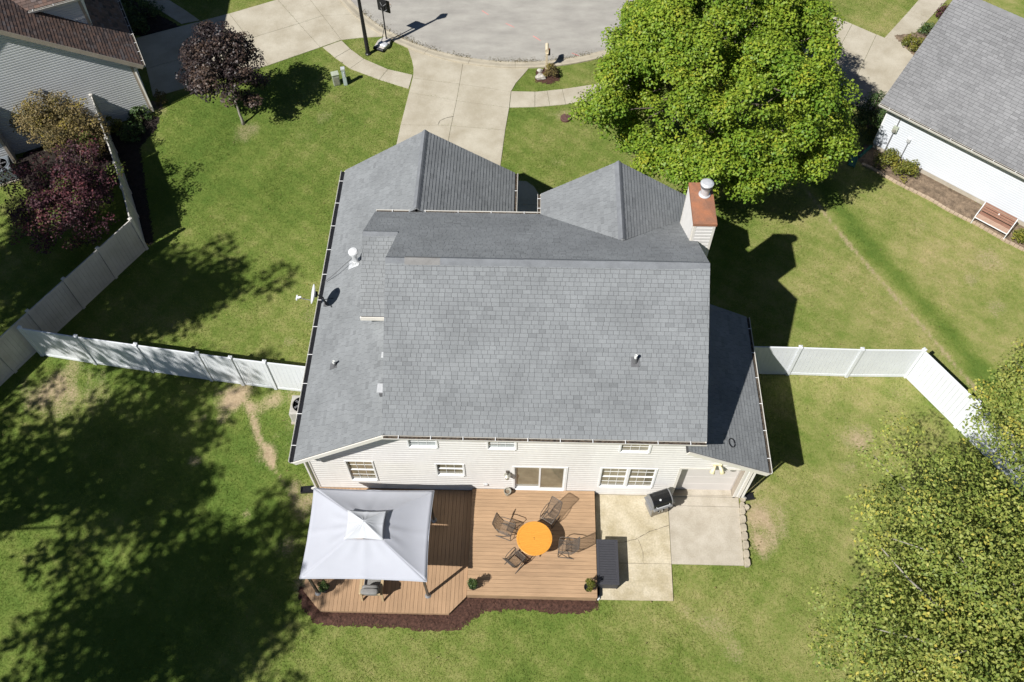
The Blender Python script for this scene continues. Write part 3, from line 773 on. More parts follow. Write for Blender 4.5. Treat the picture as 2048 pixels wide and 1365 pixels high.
ridge_cap(house, (X0 + .01, RYR, RZR - .012), (X0 + .62, RYR, RZR - .012), 0.16, tb, M['ridge'])
ridge_cap(house, (X1 - .62, RYR, RZR - .012), (X1 - .01, RYR, RZR - .012), 0.16, tb, M['ridge'])
ridge_cap(house, (1.92, 6.49, 7.14), (3.14, 6.49, 7.14), 0.15, T, M['ridge'])
ridge_cap(house, (AXR, AYF - .01, 7.46), (AXR, VY + .08, 7.46), 0.14, T, M['ridge'], .24)
ridge_cap(house, (GXR, GYF - .01, 5.83), (GXR, 8.8, 5.83), 0.14, T, M['ridge'], .24)

# walls
OPEN = [(3.72, 3.68, 4.76, 5.05), (6.40, 3.66, 7.42, 5.05), (10.86, 3.63, 11.92, 5.05), (1.34, 0.88, 2.36, 2.52), (4.53, 1.45, 5.57, 2.44), (10.37, 0.76, 12.37, 2.40), (7.26, 0.36, 9.22, 2.36), (13.20, 0.0, 15.42, 2.42)]
siding('wall', M['siding'], house, (0, 0, 0), (1, 0, 0), (0, -1, 0), [[(0, 0), (3.25, 0), (3.25, 5.5), (0, 3.42)], [(3.25, 0), (13.1, 0), (13.1, 5.85), (3.25, 5.85)], [(13.1, 0), (15.69, 0), (15.69, 3.36), (13.1, 4.72)]], OPEN)
siding('wall', M['siding'], house, (0, 0, 0), (0, 1, 0), (-1, 0, 0), [[(0, 0), (12.6, 0), (12.6, 3.42), (0, 3.42)]])
siding('wall', M['siding'], house, (15.69, 0, 0), (0, 1, 0), (1, 0, 0), [[(0, 0), (5.5, 0), (5.5, 3.38), (0, 3.38)]])
siding('wall', M['siding'], house, (0, 12.6, 0), (1, 0, 0), (0, 1, 0), [[(0, 0), (6.9, 0), (6.9, 3.45), (3.45, 5.66), (0, 3.45)]])
siding('wall', M['siding'], house, (6.9, 8.4, 0), (0, 1, 0), (1, 0, 0), [[(0, 0), (4.2, 0), (4.2, 3.45), (0, 3.45)]])
siding('wall', M['siding'], house, (2.15, 8.4, 0), (1, 0, 0), (0, 1, 0), [[(0, 3), (10.95, 0), (10.95, 5.7), (0, 5.7)]])
siding('wall', M['siding'], house, (3.25, 0, 0), (0, 1, 0), (-1, 0, 0), [[(0.03, 5.0), (8.3, 5.0), (8.3, 5.75), (4.145, 8.45), (0.03, 5.8)]])
siding('wall', M['siding'], house, (2.15, 4.3, 0), (0, 1, 0), (-1, 0, 0), [[(0, 4.6), (4.1, 4.6), (4.1, 5.75), (2.2, 6.98), (0, 5.72)]])
siding('wall', M['siding'], house, (2.15, 4.3, 0), (1, 0, 0), (0, -1, 0), [[(0, 4.7), (1.1, 5.3), (1.1, 5.78), (0, 5.78)]])
siding('wall', M['siding'], house, (13.1, 0, 0), (0, 1, 0), (1, 0, 0), [[(0, 0), (8.4, 0), (8.4, 5.75), (4.145, 8.45), (0, 5.8)]])
siding('wall', M['siding'], house, (8.4, 9.45, 0), (1, 0, 0), (0, 1, 0), [[(0, 0), (4.95, 0), (4.95, 5.7), (2.48, 7.3), (0, 5.7)]])
siding('wall', M['siding'], house, (8.4, 8.4, 0), (0, 1, 0), (-1, 0, 0), [[(0, 0), (1.05, 0), (1.05, 5.7), (0, 5.7)]])
siding('wall', M['siding'], house, (13.35, 8.4, 0), (0, 1, 0), (1, 0, 0), [[(0, 0), (1.05, 0), (1.05, 5.7), (0, 5.7)]])
siding('wall', M['siding'], house, (13.1, 5.5, 0), (1, 0, 0), (0, 1, 0), [[(0, 0), (2.59, 0), (2.59, 3.38), (0, 4.7)]])
for x in (0.045, 15.645):
    mb = MB(); mb.box((x, -0.012, 1.7), (0.11, 0.05, 3.38)); mb.build('corner_trim', M['trim'], house)
mb = MB(); mb.box((7.8, -0.02, 0.06), (15.7, 0.035, 0.115)); mb.build('foundation', M['concrete_grey'], house)

# rakes and fascia
def rake(p0, p1, w=0.035, h=0.17, nm='rake_board', m='trim'):
    mb = MB(); mb.bar(Vector(p0) - Vector((0, 0, h / 2 + .035)), Vector(p1) - Vector((0, 0, h / 2 + .035)), w, h); return mb.build(nm, M[m], house)
rake((GX0, RY0 - .02, 3.5), (3.2, RY0 - .02, 3.5 + gt * 3.33)); rake((WX, RY0 - .02, 3.44), (12.97, RY0 - .02, 3.44 + wt * 2.93))
rake((X0 + .03, RY0, RZE), (X0 + .03, RYR, RZR)); rake((X0 + .03, RYR, RZR), (X0 + .03, 6.4, RZR - tf * 2.25)); rake((X1 - .03, RY0, RZE), (X1 - .03, RYR, RZR)); rake((X1 - .03, RYR, RZR), (X1 - .03, 6.15, RZR - tf * 2.0))
rake((1.93, 3.95, 5.68), (1.93, 6.49, 7.143)); rake((1.93, 6.49, 7.143), (1.93, 8.73, 5.68)); rake((1.9, 3.94, 5.68), (3.2, 3.94, 5.68))
rake((AX0, AYF - .03, 5.68), (AXR, AYF - .03, 7.46)); rake((AXR, AYF - .03, 7.46), (AX1, AYF - .03, 5.68)); rake((GX0, GYF - .03, 3.5), (GXR, GYF - .03, 5.83)); rake((GXR, GYF - .03, 5.83), (GX1, GYF - .03, 3.5)); rake((WX, 5.77, 3.44), (13.12, 5.77, 3.44 + wt * 2.78))
# soffits
mb = MB(); mb.box((8.28, -0.29, 5.49), (10.2, 0.52, 0.02)); mb.build('soffit', M['trim'], house)
mb = MB(); mb.box((2.55, 4.12, 5.53), (1.25, 0.34, 0.02)); mb.build('soffit', M['trim'], house)
# gutters
gutter(house, (X0 + .02, RY0, RZE - .01), (X1, RY0, RZE - .01), (0, -1, 0))
gutter(house, (GX0, RY0, 3.49), (GX0, GYF, 3.49), (-1, 0, 0), step=1.15, wide=0.19, depth=.075, lm='black_metal')  # black strip: dark debris plus the trough's inner shade put into its colour
gutter(house, (WX, RY0, 3.43), (WX, 5.8, 3.43), (1, 0, 0), step=1.0)
gutter(house, (1.92, RYF, 5.67), (AX0, RYF, 5.67), (0, 1, 0), step=1.1)
gutter(house, (AX0, 8.80, 5.67), (AX0, AYF, 5.67), (-1, 0, 0), step=0.5)
gutter(house, (AX1, 8.80, 5.67), (AX1, AYF, 5.67), (1, 0, 0), step=0.5)
gutter(house, (GX1, 8.9, 3.49), (GX1, GYF, 3.49), (1, 0, 0), step=1.4)
def downspout(pts, parent=None, m='gutter'):
    mb = MB()
    for a, b_ in zip(pts, pts[1:]): mb.bar(a, b_, 0.075, 0.055, (0.3, 1, 0.1))
    return mb.build('downspout', M[m], parent or house)
downspout([(-0.20, -0.54, 3.38), (-0.06, -0.07, 3.1), (-0.06, -0.07, 0.25), (-0.25, -0.07, 0.1)])
downspout([(15.96, -0.52, 3.32), (15.75, -0.07, 3.05), (15.75, -0.07, 0.25), (15.9, -0.07, 0.1)])

# windows
def window(parent, x0, x1, z0, z1, cols, rows, y=0.0, sashes=2, mull=1, gl='glass'):
    """casing proud of the wall; each light > muntins, panes"""
    cx, cz, w, h = (x0 + x1) / 2, (z0 + z1) / 2, x1 - x0, z1 - z0
    fr = MB(); b_ = 0.055
    fr.box((-w/2 + b_/2, 0, 0), (b_, 0.11, h)); fr.box((w/2 - b_/2, 0, 0), (b_, 0.11, h))
    fr.box((0, 0.003, h/2 - b_/2), (w - 2*b_, 0.105, b_)); fr.box((0, -0.012, -h/2 + b_/2), (w - 2*b_, 0.13, b_))
    wo_ = fr.build('window', M['white'], parent, (cx, y + 0.01, cz))
    iw = (w - 2 * b_ - (mull - 1) * 0.09) / mull
    for k in range(mull):
        xa = -w/2 + b_ + k * (iw + 0.09)
        if k: 
            q = MB(); q.box((xa - 0.045, 0.002, 0), (0.09, 0.10, h - 2 * b_)); q.build('mullion', M['white'], wo_)
        ih = (h - 2 * b_) / sashes
        for s_ in range(sashes):
            za = -h/2 + b_ + s_ * ih; yo = 0.012 if s_ == 0 else 0.03
            q = MB(); e = 0.03
            q.box((xa + e/2, yo, za + ih/2), (e, 0.03, ih)); q.box((xa + iw - e/2, yo, za + ih/2), (e, 0.03, ih)); q.box((xa + iw/2, yo, za + e/2), (iw - 2*e, 0.03, e)); q.box((xa + iw/2, yo, za + ih - e/2), (iw - 2*e, 0.03, e))
            q.build('sash', M['white'], wo_)
            g = MB(); g.box((xa + iw/2, yo + 0.004, za + ih/2), (iw - 2*e + .004, 0.008, ih - 2*e + .004)); g.build('pane', M[gl], wo_)
            q = MB()
            for c in range(1, cols): q.box((xa + e + (iw - 2*e) * c / cols, yo - 0.004, za + ih/2), (0.013, 0.014, ih - 2*e))
            for r in range(1, rows): q.box((xa + iw/2, yo - 0.006, za + e + (ih - 2*e) * r / rows), (iw - 2*e, 0.014, 0.013))
            q.build('muntin', M['white'], wo_)
    return wo_
window(house, 3.72, 4.76, 3.68, 5.05, 3, 2, gl='glass_pale'); window(house, 6.40, 7.42, 3.66, 5.05, 3, 2, gl='glass_pale'); window(house, 10.86, 11.92, 3.63, 5.05, 3, 2)
window(house, 1.34, 2.36, 0.88, 2.52, 3, 2); window(house, 4.53, 5.57, 1.45, 2.44, 3, 1); window(house, 10.37, 12.37, 0.76, 2.40, 3, 2, mull=2)
# sliding glass door
sd_ = MB(); x0, x1, z0, z1 = 7.26, 9.22, 0.36, 2.36
for a in (x0 + .04, x1 - .04): sd_.box((a - 8.24, 0, 1.0), (0.08, 0.13, 2.0))
sd_.box((0, 0.003, 1.96), (1.80, 0.125, 0.08)); sd_.box((0, -0.01, 0.03), (1.80, 0.15, 0.06))
sdo = sd_.build('sliding_door', M['white'], house, (8.24, 0.02, 0.36))
for k, (xa, xb, yo) in enumerate(((-0.90, 0.03, 0.03), (-0.03, 0.90, -0.015))):
    q = MB(); e = 0.06; w = xb - xa
    q.box((xa + e/2, yo, 0.99), (e, 0.035, 1.86)); q.box((xb - e/2, yo, 0.99), (e, 0.035, 1.86)); q.box(((xa+xb)/2, yo, 0.10), (w - 2*e, 0.035, 0.09)); q.box(((xa+xb)/2, yo, 1.89), (w - 2*e, 0.035, 0.06))
    q.build('door_frame', M['white'], sdo)
    g = MB(); g.box(((xa+xb)/2, yo + .004, 0.99), (w - 2*e + .01, 0.01, 1.78)); g.build('pane', M['glass'], sdo)
q = MB(); q.box((-0.865, 0.0, 0.95), (0.025, 0.03, 0.22)); q.build('handle', M['galv'], sdo)
# recessed garage door at the back corner
gd = MB()
gd.box((0, 0.3, 1.21), (2.22, 0.03, 2.42)); gdo = gd.build('garage_door', M['garage'], house, (14.31, 0.0, 0.0))
for k in range(4):
    q = MB(); q.box((0, 0.272, 0.31 + 0.595 * k), (2.14, 0.026, 0.593)); q.build('panel', M['garage'], gdo, bevel=0.008)
q = MB()
q.box((-1.125, 0.14, 1.21), (0.03, 0.30, 2.42)); q.box((1.125, 0.14, 1.21), (0.03, 0.30, 2.42)); q.box((0, 0.14, 2.435), (2.28, 0.30, 0.03)); q.build('door_jamb', M['trim_tan'], gdo)  # tan here is the recess's brown shadow put into the jamb colour
q = MB(); q.box((-1.16, -0.02, 1.22), (0.09, 0.035, 2.44)); q.box((1.16, -0.02, 1.22), (0.09, 0.035, 2.44)); q.box((0, -0.02, 2.475), (2.41, 0.035, 0.09)); q.build('door_casing', M['trim'], gdo)
q = MB(); q.prism([(-1.13, 0.0), (1.1, 0.0), (1.1, 0.3), (-1.13, 0.3)], 0.0, PZ); q.build('threshold', M['concrete_grey'], gdo)
# lamps and wall plates
q = MB(); q.box((0, -.03, 0.06), (0.3, 0.05, 0.07)); wl = q.build('wall_light', M['cream'], house, (14.34, -0.02, 2.82))
for x in (-0.14, 0.14):
    q = MB(); q.tube([(x * .5, -0.06, 0.05), (x * 0.9, -0.16, 0.0), (x * 1.3, -0.26, -0.12)], [0.035, 0.05, 0.10], 12); q.build('lamp_head', M['cream'], wl, smooth=True)
q = MB(); q.box((0, -.02, 0), (0.1, 0.04, 0.16)); q.tube([(0, -.04, .05), (0, -.16, .1), (0, -.16, 0.02)], 0.014, 6); lt = q.build('wall_lantern', M['bronze'], house, (7.08, -0.02, 1.9))
q = MB(); q.lathe([(0.03, 0.05), (0.12, 0.0), (0.09, -0.03), (0.075, -0.24), (0.03, -0.27)], (0, -.16, 0), 8); q.build('lantern_body', M['zinc'], lt)
for x, z in ((6.28, 0.75), (2.5, 0.42)):
    q = MB(); q.box((0, -0.02, 0), (0.13, 0.06, 0.12)); q.box((0, -0.055, 0.01), (0.07, 0.02, 0.06)); q.build('outlet_box', M['galv'], house, (x, -0.02, z))
# chimney
ch = MB(); ch.box((0.36, 0.905, 4.1), (0.72, 1.81, 8.2)); cho = ch.build('chimney', M['siding'], house, (13.19, 6.19, 0))
siding('chimney_siding', M['siding'], cho, (0.08, -0.002, 0), (1, 0, 0), (0, -1, 0), [[(0, 4.5), (0.56, 4.5), (0.56, 8.1), (0, 8.1)]])
siding('chimney_siding', M['siding'], cho, (-0.002, 0.08, 0), (0, 1, 0), (-1, 0, 0), [[(0, 4.5), (1.65, 4.5), (1.65, 8.1), (0, 8.1)]])
for x in (0.04, 0.68):
    q = MB(); q.box((x, -0.012, 6.4), (0.085, 0.03, 3.5)); q.build('corner_trim', M['trim'], cho)
for y in (0.04, 1.77):
    q = MB(); q.box((-0.012, y, 6.4), (0.03, 0.085, 3.5)); q.build('corner_trim', M['trim'], cho)
q = MB()
q.prism([(-0.035, -0.035), (0.755, -0.035), (0.755, 1.845), (-0.035, 1.845)], 8.14, 8.245); i = len(q.v)
q.v += [(-.02, -.02, 8.247), (.74, -.02, 8.247), (.74, 1.83, 8.247), (-.02, 1.83, 8.247), (.36, 1.25, 8.285)]; q.f += [(i, i+1, i+4), (i+1, i+2, i+4), (i+2, i+3, i+4), (i+3, i, i+4)]
q.build('chimney_pan', M['rust'], cho)
q = MB(); q.lathe([(0.2, 8.26), (0.2, 8.3), (0.15, 8.32), (0.15, 8.62), (0.19, 8.63), (0.19, 8.74)], (0.44, 1.27, 0), 24); fl = q.build('flue', M['galv'], cho)
q = MB(); q.lathe([(0.185, 8.66), (0.185, 8.78), (0.225, 8.80), (0.225, 8.83), (0.16, 8.87), (0.02, 8.885)], (0.44, 1.27, 0), 24); q.build('flue_cap', M['galv'], fl, smooth=False)
q = MB(); q.lathe([(0.195, 8.67), (0.21, 8.70), (0.21, 8.76), (0.195, 8.78)], (0.44, 1.27, 0), 24); q.build('flue_screen', M['lead'], fl)
# vents on the roofs
def pipe_vent(x, y, z, hx, hy, tan, h=0.32, m='lead'):
    """pvc pipe in a flashing boot; hx,hy downhill"""
    dn = Vector((hx, hy, -tan)).normalized(); sd2 = dn.cross(Vector((0, 0, 1))).normalized(); nn = sd2.cross(dn)
    if nn.z < 0: nn = -nn
    q = MB(); c = Vector((0, 0, 0)) + nn * 0.024
    q.extr([c + dn * .20 + sd2 * .13, c + dn * .20 - sd2 * .13, c - dn * .13 - sd2 * .13, c - dn * .13 + sd2 * .13], nn * 0.006)
    q.tube([(0, 0, -0.03), (0, 0, 0.14), (0, 0, 0.17)], [0.11, 0.062, 0.056], 14)
    o = q.build('vent_pipe', M[m], house, (x, y, z))
    p = MB(); p.lathe([(0.045, 0.1), (0.045, h), (0.036, h), (0.036, h - .05)], (0, 0, 0), 16); p.build('pipe', M['pvc'], o)
pipe_vent(11.12, 1.54, RZE + tb * (1.54 + .57), 0, -1, tb)
pipe_vent(0.92, 2.85, 3.5 + gt * 1.05, -1, 0, gt, 0.30)
q = MB(); zb = 3.5 + gt * (1.14 + .13)
dn = Vector((-1, 0, -gt)).normalized(); nn = Vector((-gt, 0, 1)).normalized(); sd2 = Vector((0, 1, 0)); c = nn * .024
q.extr([c + dn * .33 + sd2 * .2, c + dn * .33 - sd2 * .2, c - dn * .2 - sd2 * .2, c - dn * .2 + sd2 * .2], nn * 0.008)
q.lathe([(0.17, -0.05), (0.125, 0.12), (0.125, 0.16)], (0, 0, 0), 20); bv = q.build('flue_vent', M['galv'], house, (1.14, 7.33, zb))
q = MB(); q.lathe([(0.10, 0.1), (0.10, 0.52), (0.115, 0.52), (0.115, 0.56), (0.10, 0.56), (0.10, 0.62)], (0, 0, 0), 20); q.build('pipe', M['galv'], bv)
q = MB(); q.lathe([(0.15, 0.60), (0.185, 0.62), (0.185, 0.71), (0.15, 0.76), (0.05, 0.785)], (0, 0, 0), 20); q.build('vent_cap', M['dish'], bv)
q = MB(); q.tube([(-0.12, -0.02, .3), (-0.4, -.05, 0.0), (-0.8, -0.28, -0.28), (-1.26, -.36, -.72)], 0.012, 6); q.build('cable', M['lead'], bv)
# hooded wall vents on the side of the upper storey
for (y, w) in ((2.35, 0.30), (1.07, 0.42)):
    q = MB(); zz = 3.5 + gt * (2.95 + .13)
    q.box((0, 0, 0.10), (0.34, w, 0.2)); vo = q.build('wall_vent', M['lead'], house, (3.08, y, zz + .05))
    q = MB(); q.box((-0.10, 0, 0.208), (0.3, w - .08, 0.012)); q.build('vent_hood', M['galv'], vo)
# a coil of loose flashing lying on the low wing
q = MB(); q.tube([(0.11 * math.cos(a), 0.16 * math.sin(a), 0.03 - wt * 0.11 * math.cos(a)) for a in np.linspace(0, 6.1, 18)], 0.016, 6); q.build('loose_ring', M['black_metal'], house, (14.6, 0.17, 3.44 + wt * 1.3))
# ================================================================ DECK AND WHAT STANDS ON IT
LZ, UZ = 0.20, 0.38
deck = thing('deck', 'brown composite-board deck of two levels along the back wall', 'deck', (5.0, -2.2, 0))
dx, dy = 5.0, -2.2
n = 28; pit = (4.0 - 0.04) / n
for k in range(n):
    y0 = -4.0 + k * pit; mb = MB()
    mb.prism([(5.77 - dx, y0 + .004 - dy), (10.285 - dx, y0 + .004 - dy), (10.285 - dx, y0 + pit - .004 - dy), (5.77 - dx, y0 + pit - .004 - dy)], UZ - .026, UZ + R_.uniform(-.0015, .0015))
    mb.build('board', M['deck_x'], deck)
def fy(x):
    if x < 0.73: return -3.94 - 0.70 * (x - 0.05) / 0.68
    if x > 5.18: return -4.62 + 0.62 * (x - 5.18) / 0.58
    return -4.62
n = 41; pit = (5.755 - 0.05) / n
for k in range(n):
    a, b_ = 0.05 + k * pit + .004, 0.05 + (k + 1) * pit - .004; mb = MB()
    mb.prism([(a - dx, fy(a) - dy), (b_ - dx, fy(b_) - dy), (b_ - dx, -0.04 - dy), (a - dx, -0.04 - dy)], LZ - .026, LZ + R_.uniform(-.0015, .0015))
    mb.build('board', M['deck_y'], deck)
def skirt(p, q, z0, z1, m='deck_x', nm='fascia_board'):
    mb = MB(); mb.bar((p[0] - dx, p[1] - dy, (z0 + z1) / 2), (q[0] - dx, q[1] - dy, (z0 + z1) / 2), 0.024, z1 - z0); mb.build(nm, M[m], deck)
skirt((0.73, -4.605), (5.18, -4.605), 0.0, LZ - .03); skirt((5.18, -4.60), (5.75, -3.99), 0.0, LZ - .03); skirt((0.065, -3.93), (0.73, -4.60), 0, LZ - .03); skirt((0.065, -3.93), (0.065, -0.05), 0, LZ - .03, 'deck_y')
skirt((5.78, -3.985), (10.27, -3.985), 0.0, UZ - .03); skirt((10.27, -3.985), (10.27, -0.05), 0.0, UZ - .03, 'post'); skirt((5.78, -3.98), (5.78, -0.05), LZ + .002, UZ - .03, 'deck_y')
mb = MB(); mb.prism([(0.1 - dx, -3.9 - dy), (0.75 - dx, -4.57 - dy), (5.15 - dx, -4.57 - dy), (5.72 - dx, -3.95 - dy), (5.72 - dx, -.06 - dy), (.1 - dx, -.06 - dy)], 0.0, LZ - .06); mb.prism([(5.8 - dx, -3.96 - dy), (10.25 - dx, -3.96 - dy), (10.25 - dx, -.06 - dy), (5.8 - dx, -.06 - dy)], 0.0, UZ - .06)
mb.build('joist_frame', M['mulch_and_shade'], deck)
EXCL += [[(0, 0.05), (0.05, -3.95), (0.7, -4.65), (5.2, -4.65), (5.8, -4.0), (10.3, -4.0), (10.3, 0.05)]]
# drain pipe ends at the deck corner
dp = thing('drain_pipe', 'short black drain pipe with white elbow at the deck corner', 'pipe', (10.36, -3.72, PZ))
q = MB(); q.tube([(0, 0.16, 0.05), (0, -0.14, 0.05)], 0.04, 10); q.build('pipe', M['black_metal'], dp)
q = MB(); q.tube([(0, -0.13, 0.05), (0, -0.2, 0.05), (-0.05, -0.25, 0.05)], 0.048, 10); q.build('elbow', M['pvc'], dp)

# ---- gazebo
gz = thing('gazebo', 'pale grey two-tier fabric gazebo on four dark posts over the lower deck', 'gazebo', (2.5, -2.62, LZ))
HX, HY, EZ = 2.08, 1.59, 2.2
IX, IY, IZ = 0.56, 0.44, 2.82
def canopy(hx, hy, ez, ix, iy, iz, sag, pull, na=28, nb=14, wr=0.012, seed=3):
    mb = MB(); rs = np.random.RandomState(seed)
    cs = [(-1, -1), (1, -1), (1, 1), (-1, 1)]
    for k in range(4):
        a0, a1 = cs[k], cs[(k + 1) % 4]; ids = []
        ph = rs.uniform(0, 6)
        for j in range(nb + 1):
            b_ = j / nb; row = []
            for i in range(na + 1):
                a = i / na; bul = 4 * a * (1 - a)
                ex = (a0[0] + (a1[0] - a0[0]) * a) * hx; ey = (a0[1] + (a1[1] - a0[1]) * a) * hy
                s_ = 1 - pull * bul * (1 - b_) ** 2
                ix_ = (a0[0] + (a1[0] - a0[0]) * a) * ix; iy_ = (a0[1] + (a1[1] - a0[1]) * a) * iy
                nxm, nym = (a0[0] + a1[0]) / 2, (a0[1] + a1[1]) / 2
                x = ex + (ix_ - ex) * b_ - nxm * pull * hx * bul * (1 - b_) ** 2; y = ey + (iy_ - ey) * b_ - nym * pull * hy * bul * (1 - b_) ** 2
                bb = b_ ** 1.12
                z = ez + (iz - ez) * bb - sag * bul ** 0.8 * math.sin(math.pi * min(1, b_ * .95 + .03)) * (0.55 + .45 * math.cos(math.pi * (b_ - .3)))
                z += 0.022 * max(0, 1 - abs(a - .5) / .05) * (1 - b_) + wr * bul * math.sin(a * 21 + ph + 5 * (a - .5) * b_) * math.exp(-((b_ - .72) / .22) ** 2)
                row.append(len(mb.v)); mb.v.append((x, y, z))
            ids.append(row)
        for j in range(nb):
            for i in range(na): mb.f.append((ids[j][i], ids[j][i+1], ids[j+1][i+1], ids[j+1][i]))
    return mb
cb = canopy(HX, HY, EZ, IX, IY, IZ, 0.06, 0.028)
co_ = cb.build('canopy', M['canopy'], gz, smooth=True); sm = co_.modifiers.new('thick', 'SOLIDIFY'); sm.thickness = 0.006
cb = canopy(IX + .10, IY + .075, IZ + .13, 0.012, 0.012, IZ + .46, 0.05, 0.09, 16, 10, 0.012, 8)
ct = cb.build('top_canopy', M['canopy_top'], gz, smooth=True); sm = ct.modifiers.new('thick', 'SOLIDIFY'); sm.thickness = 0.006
# hem round the eaves
q = MB(); pts = []
for k in range(4):
    cs = [(-1, -1), (1, -1), (1, 1), (-1, 1)]; a0, a1 = cs[k], cs[(k + 1) % 4]
    L_ = []
    for i in range(15):
        a = i / 14; bul = 4 * a * (1 - a); nxm, nym = (a0[0] + a1[0]) / 2, (a0[1] + a1[1]) / 2
        L_.append(((a0[0] + (a1[0] - a0[0]) * a) * HX - nxm * .028 * HX * bul, (a0[1] + (a1[1] - a0[1]) * a) * HY - nym * .028 * HY * bul, EZ - 0.02 + 0.022 * max(0, 1 - abs(a - .5) / .05)))
    q.tube(L_, 0.018, 6)
q.build('hem', M['canopy'], co_)
for sx in (-1, 1):
    for sy in (-1, 1):
        px, py = sx * 1.92, sy * 1.385
        q = MB(); q.box((px, py, EZ / 2 - .01), (0.075, 0.075, EZ - .02)); po = q.build('post', M['post'], gz)
        q = MB(); q.lathe([(0.11, 0), (0.11, 0.012), (0.07, 0.05), (0.05, 0.08)], (px, py, 0), 14); q.build('foot', M['grill_steel'], po)
        q = MB(); q.bar((px, py, EZ - .05), (sx * IX * .9, sy * IY * .9, IZ - .10), 0.04, 0.04); q.build('rafter', M['post'], gz)
for sy in (-1, 1):
    q = MB(); q.bar((-1.88, sy * 1.385, EZ - .07), (1.88, sy * 1.385, EZ - .07), 0.05, 0.06); q.build('beam', M['post'], gz)
for sx in (-1, 1):
    q = MB(); q.bar((sx * 1.92, -1.345, EZ - .07), (sx * 1.92, 1.345, EZ - .07), 0.05, 0.06); q.build('beam', M['post'], gz)
q = MB(); q.bar((-IX, 0, IZ - .12), (IX, 0, IZ - .12), .03, .03); q.bar((0, -IY, IZ - .09), (0, IY, IZ - .09), .03, .03); q.tube([(0, 0, IZ - .1), (0, 0, IZ + .44)], .015, 6); q.build('crown_frame', M['post'], gz)

# ---- armchair under the gazebo, seen from behind
ac = thing('armchair', 'pale teak armchair with grey cushions half under the gazebo canopy', 'armchair', (2.52, -3.80, LZ))
for x in (-0.36, 0.36):
    q = MB(); q.bar((x, -0.44, 0), (x, -0.30, 0.62), .06, .05, (0, 1, 0)); q.build('leg', M['teak'], ac)
    q = MB(); q.bar((x, 0.36, 0), (x, 0.34, 0.60), .06, .05, (0, 1, 0)); q.build('leg', M['teak'], ac)
    q = MB(); q.bar((x, -0.40, 0.635), (x, 0.42, 0.635), .09, .035); q.build('armrest', M['teak'], ac)
    q = MB(); q.bar((x * .92, -0.30, 0.3), (x * .92, -0.46, 0.86), .05, .05, (0, 1, 0)); q.build('back_post', M['teak'], ac)
for z in (0.42, 0.62, 0.85):
    q = MB(); t = (z - .3) / .56; q.bar((-0.31, -0.30 - .16 * t, z), (0.31, -0.30 - .16 * t, z), .03, .055); q.build('back_rail', M['teak'], ac)
q = MB(); q.box((0, 0.03, 0.26), (0.70, 0.72, 0.06)); q.build('seat_frame', M['teak'], ac)
def cushion(mb, c, d, puff=0.35, rx=0.0):
    """rounded pillow"""
    nu, nv = 14, 9; i0 = len(mb.v)
    for j in range(nv + 1):
        b_ = -math.pi / 2 + math.pi * j / nv
        for i in range(nu):
            a = 2 * math.pi * i / nu
            sg = lambda t, e: math.copysign(abs(t) ** e, t)
            x = sg(math.cos(b_), puff) * sg(math.cos(a), puff) * d[0] / 2; y = sg(math.cos(b_), puff) * sg(math.sin(a), puff) * d[1] / 2; z = sg(math.sin(b_), 0.75) * d[2] / 2
            y, z = y * math.cos(rx) - z * math.sin(rx), y * math.sin(rx) + z * math.cos(rx)
            mb.v.append((c[0] + x, c[1] + y, c[2] + z))
    for j in range(nv):
        for i in range(nu):
            i2 = (i + 1) % nu; mb.f.append((i0 + j * nu + i, i0 + j * nu + i2, i0 + (j + 1) * nu + i2, i0 + (j + 1) * nu + i))
    return mb
cushion(MB(), (0, 0.06, 0.37), (0.62, 0.68, 0.17)).build('seat_cushion', M['cushion'], ac, smooth=True)
cushion(MB(), (0, -0.27, 0.66), (0.60, 0.17, 0.52), .35, -0.25).build('back_cushion', M['cushion'], ac, smooth=True)
cushion(MB(), (0.0, -0.40, 0.93), (0.60, 0.22, 0.15), .5).build('head_pillow', M['cushion'], ac, smooth=True)

# ---- round table and mesh chairs
tb_ = thing('round_table', 'round orange slatted table on the upper deck', 'table', (8.08, -2.18, UZ))
q = MB(); q.lathe([(0.565, 0.70), (0.615, 0.70), (0.625, 0.71), (0.625, 0.728), (0.612, 0.735), (0.56, 0.735), (0.555, 0.728)], (0, 0, 0), 64); tr_ = q.build('table_rim', M['orange'], tb_)
R0 = 0.553; ns = 15
for k in range(ns):
    y0 = -R0 + 2 * R0 * k / ns + .002; y1 = -R0 + 2 * R0 * (k + 1) / ns - .002; L_ = []
    pts = [(y, 1) for y in np.linspace(y0, y1, 5)] + [(y, -1) for y in np.linspace(y1, y0, 5)]
    P_ = [(s_ * math.sqrt(max(0.0004, R0 * R0 - y * y)), y) for y, s_ in pts]
    if k == ns // 2:
        for s_ in (-1, 1):
            mb = MB(); Pk = [(s_ * math.sqrt(R0 * R0 - y * y), y) for y in np.linspace(y0, y1, 5)] + [(s_ * .022, y1), (s_ * .022, y0)]; mb.prism(Pk, 0.712, 0.734); so_ = mb.build('slat', M['orange'], tb_); so_.rotation_euler.z = 0.3
    else:
        mb = MB(); mb.prism(P_, 0.712, 0.734); so_ = mb.build('slat', M['orange'], tb_); so_.rotation_euler.z = 0.3
q = MB(); q.lathe([(0.06, 0.70), (0.06, 0.725), (0.024, 0.73), (0.024, .70)], (0, 0, 0), 16); q.build('parasol_ring', M['black_metal'], tb_)
for k in range(4):
    a = k * math.pi / 2 + .5; q = MB(); q.tube([(0.42 * math.cos(a), 0.42 * math.sin(a), 0.70), (0.30 * math.cos(a), 0.30 * math.sin(a), 0.4), (0.45 * math.cos(a), 0.45 * math.sin(a), 0.0)], 0.018, 8); q.build('leg', M['bronze'], tb_)

